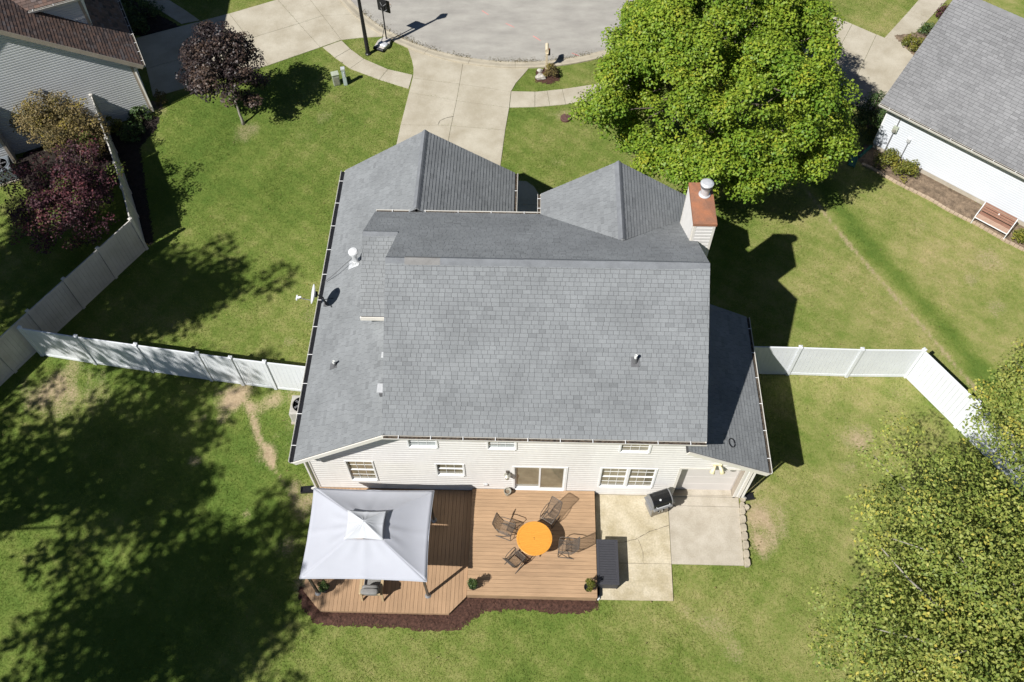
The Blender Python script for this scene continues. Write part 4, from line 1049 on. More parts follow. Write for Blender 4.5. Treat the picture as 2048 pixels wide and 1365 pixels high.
def mesh_sheet(mb, f, nu, nv, w=0.0075):
    """woven wire: thin flat strips over a surface f(a,b)"""
    for i in range(nu + 1):
        L_ = [Vector(f(i / nu, j / 6)) for j in range(7)]
        for p, q_ in zip(L_, L_[1:]): mb.bar(p, q_, w, 0.003)
    for j in range(nv + 1):
        L_ = [Vector(f(i / 4, j / nv)) + Vector((0, 0, .002)) for i in range(5)]
        for p, q_ in zip(L_, L_[1:]): mb.bar(p, q_, w, 0.003)
def make_chair(label):
    c = thing('mesh_chair', label, 'chair', (0, 0, 0), 0, 'mesh chairs round the orange table')
    seat = lambda a, b_: ((a - .5) * 0.48, -0.22 + .46 * b_, 0.42 - 0.03 * math.sin(math.pi * b_) + .02 * b_)
    back = lambda a, b_: ((a - .5) * (0.48 - .04 * b_), -0.22 - 0.24 * b_ - .03 * math.sin(math.pi * b_), 0.42 + 0.58 * b_)
    q = MB(); mesh_sheet(q, seat, 17, 16); q.build('seat', M['bronze'], c)
    q = MB(); mesh_sheet(q, back, 17, 20); q.build('backrest', M['bronze'], c)
    q = MB(); q.tube([back(0, 0), back(0, .5), back(0, .93), back(.08, 1.0), back(.92, 1.0), back(1, .93), back(1, .5), back(1, 0)], 0.013, 8); q.tube([seat(0, 0), seat(0, 1), seat(1, 1), seat(1, 0)], 0.013, 8); q.build('frame', M['bronze'], c)
    for s_ in (-1, 1):
        q = MB(); q.tube([(s_ * .25, 0.22, 0.0), (s_ * .25, 0.24, 0.3), (s_ * .25, 0.22, 0.60), (s_ * .27, 0.14, 0.645), (s_ * .27, -0.18, 0.65), (s_ * .24, -0.31, 0.66)], 0.013, 8); q.build('armrest', M['bronze'], c)
        q = MB(); q.tube([(s_ * .25, -0.34, 0.0), (s_ * .25, -0.10, 0.10), (s_ * .25, 0.1, 0.36), (s_ * .24, .2, .41)], 0.013, 8); q.build('leg', M['bronze'], c)
        q = MB(); q.tube([(s_ * .25, -0.34, 0.013), (s_ * .25, 0.22, 0.013)], 0.013, 8); q.build('runner', M['bronze'], c)
    q = MB(); q.tube([(-.25, .21, .2), (.25, .21, .2)], .01, 6); q.build('stretcher', M['bronze'], c)
    return c
c0 = make_chair('brown mesh chair at the orange table, next to the gazebo')
spots = [((7.10, -1.72), 0.10, 'brown mesh chair at the orange table, the one between gazebo and sliding door'),
         ((8.62, -1.20), -0.08, 'brown mesh chair at the orange table with its back to the house wall'),
         ((9.18, -2.36), 0.06, 'brown mesh chair at the orange table with its back to the patio'),
         ((7.46, -2.80), 0.08, 'brown mesh chair at the orange table, the one facing away from the mulch bed')]
for k, ((x, y), da, lb) in enumerate(spots):
    c = c0 if k == 0 else copy_tree(c0)
    c['label'] = lb; c.location = (x, y, UZ)
    c.rotation_euler = (0, 0, math.atan2(-2.18 - y, 8.08 - x) - math.pi / 2 + da)
# ================================================================ FOLIAGE HELPERS
LEAF = {}
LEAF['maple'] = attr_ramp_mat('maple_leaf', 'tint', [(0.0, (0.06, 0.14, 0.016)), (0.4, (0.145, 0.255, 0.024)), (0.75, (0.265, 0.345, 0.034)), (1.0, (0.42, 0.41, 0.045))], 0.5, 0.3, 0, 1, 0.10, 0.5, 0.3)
LEAF['yellowgreen'] = attr_ramp_mat('turning_leaf', 'tint', [(0.0, (0.07, 0.125, 0.02)), (0.45, (0.19, 0.245, 0.046)), (0.85, (0.325, 0.345, 0.082)), (1.0, (0.48, 0.42, 0.075))], 0.55, 0.3, 0, 1, 0.12, 0.6, 0.22)
LEAF['purple'] = attr_ramp_mat('purple_leaf', 'tint', [(0.0, (0.016, 0.011, 0.013)), (0.6, (0.036, 0.024, 0.023)), (1.0, (0.10, 0.065, 0.045))], 0.5, 0.4, 0, 1, 0.1, 0.6, 0.1)
LEAF['smoke'] = attr_ramp_mat('maroon_leaf', 'tint', [(0.0, (0.022, 0.009, 0.013)), (0.6, (0.072, 0.026, 0.034)), (0.9, (0.14, 0.042, 0.046)), (1.0, (0.07, 0.09, 0.015))], 0.6, 0.3, 0, 1, 0.12, 0.8, 0.15)
LEAF['tan'] = attr_ramp_mat('drying_leaf', 'tint', [(0.0, (0.045, 0.05, 0.014)), (0.5, (0.15, 0.115, 0.045)), (0.85, (0.24, 0.18, 0.075)), (1.0, (0.27, 0.22, 0.03))], 0.6, 0.3, 0, 1, 0.12, 0.8, 0.15)
LEAF['green'] = attr_ramp_mat('shrub_leaf', 'tint', [(0.0, (0.02, 0.045, 0.012)), (0.6, (0.05, 0.095, 0.025)), (1.0, (0.11, 0.15, 0.04))], 0.5, 0.35, 0, 1, 0.12, 0.8, 0.15)
LEAF['lime'] = attr_ramp_mat('yellow_green_leaf', 'tint', [(0.0, (0.05, 0.07, 0.012)), (0.5, (0.13, 0.145, 0.02)), (1.0, (0.25, 0.22, 0.035))], 0.5, 0.35, 0, 1, 0.12, 0.8, 0.15)
LEAF['grass'] = attr_ramp_mat('grass_blade', 'tint', [(0.0, (0.112, 0.175, 0.030)), (0.35, (0.21, 0.272, 0.056)), (0.7, (0.35, 0.355, 0.12)), (1.0, (0.52, 0.44, 0.235))], 0.7, 0.1, 0, 1, 0.12, 1.2, 0.42)

def leaf_mesh(name, pos, nrm, size, tint, rs, aspect=0.72, bend=0.15):
    """one folded four-point leaf per position, vectorised"""
    n = len(pos)
    nrm = nrm / (np.linalg.norm(nrm, axis=1)[:, None] + 1e-9)
    ref = rs.normal(size=(n, 3)); t = np.cross(nrm, ref); t /= (np.linalg.norm(t, axis=1)[:, None] + 1e-9); b = np.cross(nrm, t)
    s = size[:, None]
    v = np.empty((n, 4, 3))
    v[:, 0] = pos - t * s * 0.5
    v[:, 1] = pos + b * s * aspect * 0.5 + nrm * s * bend
    v[:, 2] = pos + t * s * 0.5 - nrm * s * bend * .6
    v[:, 3] = pos - b * s * aspect * 0.5 + nrm * s * bend
    me = bpy.data.meshes.new(name)
    me.vertices.add(n * 4); me.vertices.foreach_set('co', v.reshape(-1).astype(np.float32))
    me.loops.add(n * 4); me.loops.foreach_set('vertex_index', np.arange(n * 4, dtype=np.int32))
    me.polygons.add(n); me.polygons.foreach_set('loop_start', np.arange(0, n * 4, 4, dtype=np.int32))
    try: me.polygons.foreach_set('loop_total', np.full(n, 4, dtype=np.int32))
    except Exception: pass
    me.update(calc_edges=True)
    at = me.attributes.new('tint', 'FLOAT', 'FACE'); at.data.foreach_set('value', np.clip(tint, 0, 1).astype(np.float32))
    return me

def clump_cloud(rs, centre, radii, nclump, rcl, shell=(0.7, 1.0), zmin=-0.75, bumpy=0.12, inner=0.2):
    """clump centres spread through an ellipsoid, mostly near its uneven surface"""
    c = []
    ph = rs.uniform(0, 6.28, 6)
    while len(c) < nclump:
        d = rs.normal(size=3); d /= np.linalg.norm(d)
        if d[2] < zmin: continue
        th = math.atan2(d[1], d[0])
        k = 1 + bumpy * (0.6 * math.sin(3 * th + ph[0] + 2 * d[2]) + 0.5 * math.sin(5 * th + ph[1] - 3 * d[2]) + 0.4 * math.sin(7 * d[2] + ph[2] + th))
        r = rs.uniform(0.25, 0.7) if rs.rand() < inner else rs.uniform(*shell)
        c.append((np.array(centre) + d * np.array(radii) * r * k, rcl * rs.uniform(0.65, 1.3)))
    return c

def foliage(name, m, parent, clumps, per, size, seed, flat=0.75, up_=0.55, jit=0.6, tone=0.2, loose=0.0, aspect=.72, spread=.62):
    rs = np.random.RandomState(seed)
    P, Nn, S, Tn = [], [], [], []
    zs = np.array([c[0][2] for c in clumps]); z0, z1 = zs.min(), zs.max() + 1e-6
    for c, r in clumps:
        k = max(3, int(per * (r / np.mean([q[1] for q in clumps])) ** 2))
        d = rs.normal(size=(k, 3)); d /= np.linalg.norm(d, axis=1)[:, None]
        d[:, 2] = np.where((d[:, 2] < 0) & (rs.rand(k) < .45), -d[:, 2], d[:, 2])
        rad = r * (0.5 + 0.5 * rs.rand(k) ** 0.6) * (1 + loose * rs.rand(k) ** 3)
        p = c + d * rad[:, None] * np.array([1, 1, flat])
        P.append(p); Nn.append(d * 0.45 + np.array([0, 0, up_]) + rs.normal(size=(k, 3)) * jit * .6)
        S.append(size * rs.uniform(0.65, 1.3, k))
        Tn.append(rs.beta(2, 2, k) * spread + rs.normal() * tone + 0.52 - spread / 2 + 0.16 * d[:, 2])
    P, Nn, S, Tn = np.concatenate(P), np.concatenate(Nn), np.concatenate(S), np.concatenate(Tn)
    P[:, 2] = np.maximum(P[:, 2], 0.03)
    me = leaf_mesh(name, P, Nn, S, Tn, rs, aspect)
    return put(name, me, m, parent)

def limb_path(rs, a, b, sagz=0.0, n=6, wig=0.06):
    a, b = np.array(a, float), np.array(b, float); L_ = np.linalg.norm(b - a); pts = []
    for k in range(n + 1):
        t = k / n; p = a + (b - a) * t; p = p + rs.normal(size=3) * wig * L_ * math.sin(math.pi * t) * .5; p[2] += sagz * L_ * math.sin(math.pi * t); pts.append(tuple(p))
    return pts
def tree(name, label, loc, trunk_h, trunk_r, centre, radii, nclump, rcl, per, leaf, leafmat, seed, bark='bark', limbs=16, group=None, flat=.75, loose=0.0, zmin=-.75, inner=.2, shell=(.7, 1.0), bumpy=.12, up_=.55, tone=.2, aspect=.72, cat='tree', lean=(0, 0), jit=.6, lobes=None, spread=.62):
    """trunk with limbs to the clumps, crown of leaves; centre is local to loc"""
    rs = np.random.RandomState(seed)
    t = thing(name, label, cat, loc, 0, group)
    cl = clump_cloud(rs, centre, radii, nclump, rcl, shell, zmin, bumpy, inner)
    if lobes:
        # boughs: each a bulging lobe carrying its own small clumps on its outer side
        nl2, rl2, per2 = lobes; big = clump_cloud(rs, centre, radii, nl2, rl2, shell, zmin, bumpy, 0.08); cl = []
        for bc, br in big:
            out = (bc - np.array(centre)) / np.array(radii); out /= (np.linalg.norm(out) + 1e-6)
            for _ in range(per2):
                d = rs.normal(size=3); d /= np.linalg.norm(d)
                d = d + out * 0.75 + np.array([0, 0, .25]); d /= np.linalg.norm(d)
                cl.append((bc + d * br * rs.uniform(.75, 1.0) * np.array([1, 1, .85]), rcl * rs.uniform(.7, 1.3)))
        cl += clump_cloud(rs, centre, np.array(radii) * .82, nclump, rcl, (.5, .9), zmin, bumpy, .3)
    q = MB(); top = (lean[0] * trunk_h, lean[1] * trunk_h, trunk_h)
    if trunk_h > 0:
        pts = limb_path(rs, (0, 0, -0.05), top, 0, 5, .03); q.tube(pts, [trunk_r * (1.35 if k == 0 else 1 - .12 * k) for k in range(6)], 10)
        lead = limb_path(rs, pts[-1], (centre[0], centre[1], centre[2] + radii[2] * .55), 0, 5, .08); q.tube(lead, [trunk_r * .42 * (1 - .15 * k) for k in range(6)], 7)
        base = pts[-1]
    else: base = (0, 0, 0); lead = None
    pick = rs.choice(len(cl), min(limbs, len(cl)), replace=False)
    for i in pick:
        e = cl[i][0]; st_ = np.array(lead[rs.randint(0, 4)]) if lead and rs.rand() < .6 else np.array(base)
        lp = limb_path(rs, st_, e, 0.06, 5, .08); r0 = max(0.012, trunk_r * .34 * rs.uniform(.5, 1)) if trunk_h > 0 else 0.018
        q.tube(lp, [r0 * (1 - .16 * k) for k in range(6)], 6)
    q.build('trunk', M[bark], t, smooth=True)
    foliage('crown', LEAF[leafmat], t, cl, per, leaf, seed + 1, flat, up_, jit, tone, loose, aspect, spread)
    return t

def shrub(name, label, loc, radii, nclump, rcl, per, leaf, leafmat, seed, group=None, cat='shrub', bark='bark', flat=.8, up_=.5):
    return tree(name, label, loc, 0, 0, (0, 0, radii[2] * .62), radii, nclump, rcl, per, leaf, leafmat, seed, bark, 10, group, flat, .1, -.6, .2, (.55, .95), .1, up_, .18, .6, cat)
# potted evergreens
pots = [((0.83, -3.92, LZ), 'small evergreen in a black pot beside a gazebo post foot', .95), ((5.99, -3.74, UZ), 'small evergreen in a black pot at the step between deck levels', .92), ((9.97, -3.70, UZ), 'small evergreen in a black pot at the deck corner beside the storage box', 1.05)]
for k, (p, lb, s_) in enumerate(pots):
    t = thing('potted_plant', lb, 'plant', p, 0, 'potted evergreens on the deck')
    q = MB(); q.lathe([(0.10, 0.0), (0.14, 0.22), (0.155, 0.225), (0.155, 0.26), (0.135, 0.26), (0.13, 0.21)], (0, 0, 0), 18); q.build('pot', M['pot'], t)
    rs = np.random.RandomState(40 + k); cl = []
    for j in range(34):
        z = rs.uniform(0.28, 0.82) * s_; r = 0.16 * (1 - ((z - .45) / .62) ** 2) * s_; a = rs.uniform(0, 6.28); rr = r * math.sqrt(rs.rand())
        cl.append((np.array([rr * math.cos(a), rr * math.sin(a), z]), 0.06))
    foliage('foliage', LEAF['lime'] if k == 2 else LEAF['green'], t, cl, 46, 0.045, 60 + k, 1.5, .35, .9, .2, .4, .4)
    q = MB(); q.tube([(0, 0, .15), (0, 0, .7)], .014, 6); q.build('stem', M['bark'], t)
t = thing('metal_planter', 'small dull zinc planter on the deck left of the sliding door', 'planter', (7.08, -0.22, UZ))
q = MB(); q.lathe([(0.10, 0), (0.125, 0.24), (0.135, 0.245), (0.135, 0.26), (0.115, 0.26), (0.11, 0.19)], (0, 0, 0), 20); q.build('pot', M['zinc'], t)
q = MB(); q.lathe([(0.112, .18), (0.05, .2)], (0, 0, 0), 14); q.build('soil', M['mulch_grey'], t)

# ---- storage box and grill on the patio
sb = thing('storage_box', 'long charcoal resin storage box against the deck on the patio', 'storage box', (10.66, -2.80, PZ))
q = MB(); q.box((0, 0, 0.28), (0.66, 1.52, 0.56)); q.build('body', M['dark_plastic'], sb, bevel=.015)
q = MB(); q.box((-.335, 0, 0.585), (0.09, 1.62, 0.05)); q.box((.335, 0, 0.585), (0.09, 1.62, 0.05)); q.box((0, .765, .585), (.58, .09, .05)); q.box((0, -.765, .585), (.58, .09, .05)); lid = q.build('lid', M['dark_plastic'], sb, bevel=.008)
ns = 16
for k in range(ns):
    y = -.72 + 1.44 * (k + .5) / ns; q = MB(); q.box((0, y, .583), (.58, 1.44 / ns - .008, .04)); q.build('slat', M['dark_plastic'], lid)
q = MB(); q.box((0, 0, .57), (.6, 1.5, .01)); q.build('lid_liner', M['black_metal'], lid)
for sy in (-1, 1):
    for sx in (-1, 1):
        q = MB(); q.box((sx * .33, sy * .755, .28), (.03, .03, .555)); q.build('corner_post', M['dark_plastic'], sb)
gr = thing('gas_grill', 'black-lidded gas grill with steel trim standing askew by the garage door', 'grill', (12.56, -0.55, PZ), math.radians(20)); gr.scale = (1.14, 1.14, 1.1)
q = MB(); q.box((0, 0.02, .42), (.60, .46, .62)); q.build('cabinet', M['grill_steel'], gr, bevel=.01)
for x in (-.15, .15):
    q = MB(); q.box((x, -.225, .40), (.285, .025, .54)); dr_ = q.build('door', M['grill_tan'], gr, bevel=.006)
    q2 = MB(); q2.tube([(x * .35, -.255, .33), (x * .35, -.255, .5)], .01, 6); q2.build('handle', M['galv'], dr_)
q = MB(); q.box((0, -.06, .79), (.64, .56, .12)); q.build('firebox', M['grill_steel'], gr, bevel=.015)
q = MB(); prof = [(-.27, .86), (-.275, .93), (-.23, 1.03), (-.12, 1.10), (.04, 1.12), (.16, 1.08), (.22, .98), (.23, .86)]
q.extr([(-.31, y, z) for y, z in prof], (.62, 0, 0)); lido = q.build('lid', M['grill_lid'], gr, bevel=.015)
for x in (-.325, .325):
    q = MB(); q.extr([(x - .016, y * 1.03, .855 + (z - .855) * 1.03) for y, z in prof], (.032, 0, 0)); q.build('lid_rim', M['grill_steel'], lido)
q = MB(); q.tube([(-.22, -.31, .94), (.22, -.31, .94)], .014, 8); q.box((-.22, -.285, .94), (.02, .06, .02)); q.box((.22, -.285, .94), (.02, .06, .02)); q.build('lid_handle', M['galv'], lido)
q = MB(); q.lathe([(.035, 0), (.035, .012), (.03, .015)], (-.05, -.13, 1.10), 14); q.build('thermometer', M['galv'], lido)
for s_ in (-1, 1):
    q = MB(); q.box((s_ * .375, -.02, .82), (.10, .48, .03)); q.build('side_shelf', M['grill_steel'], gr)
for k in range(3):
    q = MB(); q.tube([(-.18 + .18 * k, -.34, .79), (-.18 + .18 * k, -.375, .79)], .025, 12); q.build('knob', M['black_metal'], gr)
for sx in (-1, 1):
    for sy in (-1, 1):
        q = MB(); q.tube([(sx * .25 - .015, sy * .17, .05), (sx * .25 + .015, sy * .17, .05)], .05, 14); q.tube([(sx * .25, sy * .17, .05), (sx * .25, sy * .17, .13)], .015, 6); q.build('caster', M['black_metal'], gr)

# ---- wall stones edging the patio
es = thing('stone_edging', 'row of tan wall stones along the patio edge under the low wing', 'edging', (15.70, -1.4, 0))
for k, (x, y, a) in enumerate([(15.72, -.57, .03), (15.71, -.89, 0), (15.70, -1.22, 0), (15.695, -1.54, -.02), (15.69, -1.87, .02), (15.675, -2.20, 0), (15.665, -2.52, .03), (15.90, -.43, .3), (15.74, -.33, -.15), (15.80, -.12, .4)]):
    sx, sy = (.20, .305) if k < 7 else (.17, .2)
    q = MB(); q.prism([(-sx/2, -sy/2 + .06), (-sx/2 + .03, -sy/2), (sx/2 - .05, -sy/2), (sx/2, -sy/2 + .06), (sx/2, sy/2 - .06), (sx/2 - .05, sy/2), (-sx/2 + .03, sy/2), (-sx/2, sy/2 - .06)], 0, .15 + R_.uniform(-.02, .02)); q.build('stone', M['stone'], es, (x - 15.70, y + 1.4, 0), a, bevel=.012)
for (x, y, a, lb) in ((15.98, 0.0, .2, 'black splash block under the downspout at the low wing corner'), (-0.42, -0.1, .1, 'black splash block under the downspout beside the gazebo')):
    t = thing('splash_block', lb, 'splash block', (x, y, 0), a)
    q = MB(); q.box((0, 0, .03), (.50, .26, .06)); bo_ = q.build('tray', M['black_metal'], t, bevel=.012)
    for s_ in (-1, 1):
        q = MB(); q.box((0, s_ * .115, .085), (.50, .03, .06)); q.build('side_wall', M['black_metal'], t)
    q = MB(); q.box((-.24, 0, .085), (.03, .2, .06)); q.build('end_wall', M['black_metal'], t)

# ---- air conditioners
def condenser(label, loc, rz, w, h, m):
    t = thing('air_conditioner', label, 'air conditioner', loc, rz)
    q = MB(); q.box((0, 0, .04), (w + .1, w + .1, .08)); q.build('pad', M['concrete_grey'], t)
    q = MB(); q.box((0, 0, .08 + h / 2), (w, w, h)); q.build('casing', M[m], t, bevel=.05)
    for k in range(7):
        z = .16 + (h - .16) * k / 6
        q = MB(); q.box((0, 0, z), (w + .012, w + .012, .02)); q.build('louvre', M[m], t)
    q = MB(); q.lathe([(w * .42, .08 + h - .03), (w * .44, .08 + h + .02), (w * .40, .08 + h + .02), (w * .38, .08 + h + .004)], (0, 0, 0), 28); tp = q.build('fan_ring', M[m], t)
    q = MB(); q.lathe([(w * .385, .08 + h + .006), (.02, .08 + h + .006)], (0, 0, 0), 28); q.build('fan_well', M['black_metal'], t)
    for k in range(5):
        q = MB(); a = k * 2 * math.pi / 5; q.bar((.05 * math.cos(a), .05 * math.sin(a), .08 + h + .012), (w * .33 * math.cos(a), w * .33 * math.sin(a), .08 + h + .014), .09, .006); q.build('fan_blade', M['lead'], t)
    for r in (.12, .22, .32):
        q = MB(); q.tube([(w * r * 1.15 * math.cos(a), w * r * 1.15 * math.sin(a), .08 + h + .03) for a in np.linspace(0, 2 * math.pi, 25)], .005, 5); q.build('fan_guard', M['black_metal'], t)
    return t
condenser('beige air conditioner beside the wall just behind the white gate fence', (-1.02, 3.12, 0), 0.0, .84, .72, 'ac')

# ---- satellite dish on the low left roof
sdh = thing('satellite_dish', 'grey satellite dish with feed arm on the eave of the low roof', 'satellite dish', (0.10, 5.82, 3.5 + gt * .23))
nrm = Vector((-.93, -.12, .34)).normalized(); cc = Vector((-.30, -.20, 1.0)); a_ = nrm.cross(Vector((0, 0, 1))).normalized(); b2 = a_.cross(nrm)
q = MB(); rows = []
for j in range(7):
    r = .40 * j / 6; i0 = len(q.v); rows.append(i0)
    for i in range(28):
        t = 2 * math.pi * i / 28; q.v.append(tuple(cc + a_ * (r * .86 * math.cos(t)) + b2 * (r * math.sin(t)) - nrm * (.09 * (1 - (j / 6) ** 2))))
for r0, r1 in zip(rows, rows[1:]):
    for i in range(28):
        i2 = (i + 1) % 28; q.f.append((r0 + i, r0 + i2, r1 + i2, r1 + i))
do_ = q.build('reflector', M['dish'], sdh, smooth=True); sm = do_.modifiers.new('thick', 'SOLIDIFY'); sm.thickness = .012
q = MB(); L_ = [cc + a_ * (.05 + .10 * math.cos(t)) + b2 * (.22 + .09 * math.sin(t)) - nrm * (.045) for t in np.linspace(0, 6.283, 14, endpoint=False)]; q.extr(L_, nrm * .012); q.build('logo_patch', M['dish_rust'], do_)
q = MB(); q.tube([(0, 0, 0), (-.02, -.03, .55), tuple(cc - nrm * .16)], .026, 8); q.build('mast', M['black_metal'], sdh)
q = MB(); q.bar(tuple(cc - nrm * .18), tuple(cc - nrm * .07), .16, .16); q.build('mount', M['black_metal'], sdh)
for y in (-.22, .2):
    q = MB(); q.tube([(-.02, -.02, .4), (.28, y, .2)], .014, 6); q.build('strut', M['black_metal'], sdh)
q = MB(); q.box((.06, 0, .05), (.30, .16, .03)); q.build('base_plate', M['lead'], sdh)
f_ = cc + nrm * .48 - b2 * .34; q = MB(); q.tube([tuple(cc - b2 * .40), tuple(f_)], .016, 6); q.build('feed_arm', M['grill_steel'], sdh)
q = MB(); q.tube([tuple(f_), tuple(f_ + (cc - f_).normalized() * .14)], [.05, .035], 10); q.box(tuple(f_ + Vector((-.03, 0, 0))), (.05, .2, .07)); q.build('feed_horn', M['dish'], sdh)
# ================================================================ FENCES
def fence(label, posts, m, H=2.0, gates=(), end_post=(True, True), group=None, bw=0.178):
    o = posts[0]; root = thing('fence', label, 'fence', (o[0], o[1], 0), 0, group)
    pm = MB(); pm.box((0, 0, (H + .05) / 2 - .03), (.125, .125, H + .05 + .06)); pme = pm.mesh('post'); pme.materials.append(M[m])
    cm = MB(); cm.box((0, 0, H + .06), (.15, .15, .03)); i = len(cm.v); cm.v += [(-.07, -.07, H + .075), (.07, -.07, H + .075), (.07, .07, H + .075), (-.07, .07, H + .075), (0, 0, H + .115)]; cm.f += [(i, i+1, i+4), (i+1, i+2, i+4), (i+2, i+3, i+4), (i+3, i, i+4)]
    cme = cm.mesh('cap'); cme.materials.append(M[m])
    bm_ = MB(); bm_.box((0, 0, (H - .1) / 2), (bw - .006, .026, H - .24)); bme = bm_.mesh('board'); bme.materials.append(M[m])
    for k, p in enumerate(posts):
        nxt = posts[k + 1] if k + 1 < len(posts) else posts[k - 1]
        a = math.atan2(nxt[1] - p[1], nxt[0] - p[0])
        if (k == 0 and not end_post[0]) or (k == len(posts) - 1 and not end_post[1]): continue
        po = put('post', pme, None, root, (p[0] - o[0], p[1] - o[1], 0), a); put('cap', cme, None, po)
    for k, (p, q) in enumerate(zip(posts, posts[1:])):
        L_ = math.dist(p, q); a = math.atan2(q[1] - p[1], q[0] - p[0]); gate = k in gates
        inset = .065 + (.035 if gate else 0)
        Lp = L_ - 2 * inset; fr_ = (p[0] - o[0], p[1] - o[1], 0); par, off = root, fr_
        if gate:
            rl = MB(); rl.box((L_ / 2, 0, H - .065), (Lp, .05, .13)); rl.box((L_ / 2, 0, .10), (Lp, .05, .14))
            rl.box((inset + .045, 0, H / 2), (.09, .052, H - .22)); rl.box((L_ - inset - .045, 0, H / 2), (.09, .052, H - .22))
            par = rl.build('gate', M[m], root, fr_, a)
            for z in (.35, 1.0, 1.65):
                hb = MB(); hb.box((inset - .02, -.035, z), (.12, .02, .05)); hb.build('hinge', M['black_metal'], par)
            hb = MB(); hb.box((L_ - inset + .01, -.04, 1.2), (.1, .03, .12)); hb.build('latch', M['black_metal'], par)
        else:
            for zc, hh in ((H - .065, .13), (.10, .14)):
                rl = MB(); rl.box((L_ / 2, 0, zc), (Lp, .05, hh)); rl.build('rail', M[m], root, fr_, a)
        nb = max(1, round(Lp / bw)); st_ = Lp / nb
        for j in range(nb):
            xx = inset + st_ * (j + .5)
            if gate: b_ = put('board', bme, None, par, (xx, 0, 0.05))
            else: b_ = put('board', bme, None, root, (fr_[0] + xx * math.cos(a), fr_[1] + xx * math.sin(a), 0.05), a)
            b_.scale = (st_ / bw, 1, 1)
    return root
fence('white vinyl privacy fence with gate from the low eave to the almond fence', [(-0.08, 4.02), (-2.37, 4.26), (-3.72, 4.42), (-5.04, 4.59), (-7.53, 4.93), (-9.98, 5.26), (-12.30, 5.62)], 'vinyl_white', gates=(1, 2), end_post=(False, True))
fence('white vinyl privacy fence turning the corner beside the low right wing', [(15.72, 5.41), (18.25, 5.40), (20.61, 5.36), (22.98, 5.39), (24.45, 3.15), (25.92, 0.91), (27.4, -1.33), (28.9, -3.6)], 'vinyl_white', end_post=(False, True))
fence('almond vinyl fence running past the maroon tree towards the white fence', [(-9.42, 11.30), (-10.36, 9.67), (-11.30, 8.04), (-12.24, 6.42), (-13.16, 4.80), (-14.10, 3.16), (-15.05, 1.5), (-16.0, -.2)], 'vinyl_tan')
fence('almond vinyl fence from the grey neighbour house to the maroon tree corner', [(-9.50, 11.42), (-10.29, 13.13), (-11.02, 14.6), (-11.80, 16.08), (-12.42, 17.23), (-13.36, 18.98)], 'vinyl_tan', gates=(3,), end_post=(False, True))

# ================================================================ NEIGHBOURING HOUSES
# left: grey siding, brown shingles, seen gable on
NL = thing('house', 'grey sided neighbour house with brown shingle roof beside the dark purple tree', 'house', (-11.36, 20.12, 0), math.radians(27.5))
EX, EYF, EZL, TL = 0.45, -0.38, 3.0, 0.75
roof_slope(NL, (EX, EYF, EZL), (0, 1, 0), (-1, 0, 0), TL, [[(0, 0), (13, 0), (13, 6.45), (0, 6.45)]], M['shingle_brown'], exposure=.15, wmin=.14, wmax=.32, singles=300, single_fn=lambda s, t: s < 3.0)
roof_slope(NL, (-12.45, EYF, EZL), (0, 1, 0), (1, 0, 0), TL, [[(0, 0), (13, 0), (13, 6.45), (0, 6.45)]], M['shingle_brown'], exposure=.15)
siding('wall', M['siding_grey'], NL, (-12, 0, 0), (1, 0, 0), (0, -1, 0), [[(0, 0), (12, 0), (12, 3.15), (6, 7.6), (0, 3.15)]], course=.125, lap=.034)
siding('wall', M['siding_grey'], NL, (0, 0, 0), (0, 1, 0), (1, 0, 0), [[(0, 0), (12.5, 0), (12.5, 3.1), (0, 3.1)]], [(2.5, 0.0, 7.2, 2.2)], course=.125, lap=.034)
q = MB(); q.box((-.02, 4.85, 1.1), (.05, 4.7, 2.2)); gdl = q.build('garage_door', M['garage'], NL)
for k in range(4):
    q = MB(); q.box((.012, 4.85, .28 + .55 * k), (.03, 4.6, .53)); q.build('panel', M['garage'], gdl)
q = MB(); q.box((-.05, -.015, 1.55), (.12, .05, 3.1)); q.build('corner_trim', M['trim_tan'], NL)
for (p0, p1) in (((EX, EYF - .02, EZL), (-6, EYF - .02, EZL + TL * 6.45)), ((-6, EYF - .02, EZL + TL * 6.45), (-12.45, EYF - .02, EZL))):
    q = MB(); q.bar(Vector(p0) - Vector((0, 0, .09)), Vector(p1) - Vector((0, 0, .09)), .04, .2); q.build('rake_board', M['trim_tan'], NL)
gutter(NL, (EX, EYF, EZL - .01), (EX, 12.6, EZL - .01), (1, 0, 0), step=.72)
downspout([(EX + .06, EYF + .05, EZL - .1), (0.04, -0.09, 2.75), (0.04, -0.09, 0.1)], NL, 'trim')
q = MB(); q.tube([(0, 0, 0), (0, -.10, 0), (0, -.12, -.05)], .05, 10); q.build('vent_hood', M['pvc'], NL, (-5.6, -.02, 1.9))
# raised block on its roof
siding('wall', M['siding_grey'], NL, (-3.6, 2.05, 0), (1, 0, 0), (0, -1, 0), [[(0, 5.6), (2.6, 3.9), (2.6, 5.72), (0, 5.9)]], course=.125, lap=.034)
siding('wall', M['siding_grey'], NL, (-1.0, 2.05, 0), (0, 1, 0), (1, 0, 0), [[(0, 3.6), (6, 3.6), (6, 8.6), (2.0, 6.9), (0, 5.72)]], course=.125, lap=.034)
q = MB(); q.box((-1.05, 2.03, 4.75), (.12, .06, 1.95)); q.build('corner_trim', M['trim_tan'], NL)
roof_slope(NL, (-8.0, 1.78, 5.78), (1, 0, 0), (0, 1, 0), .55, [[(0, 0), (7.25, 0), (7.25, 5), (0, 5)]], M['shingle_brown'], exposure=.15)
gutter(NL, (-8.0, 1.78, 5.77), (-.75, 1.78, 5.77), (0, -1, 0), step=.9)
q = MB(); q.bar((-.73, 1.78, 5.70), (-.73, 6.8, 8.45), .04, .18); q.build('rake_board', M['trim_tan'], NL)
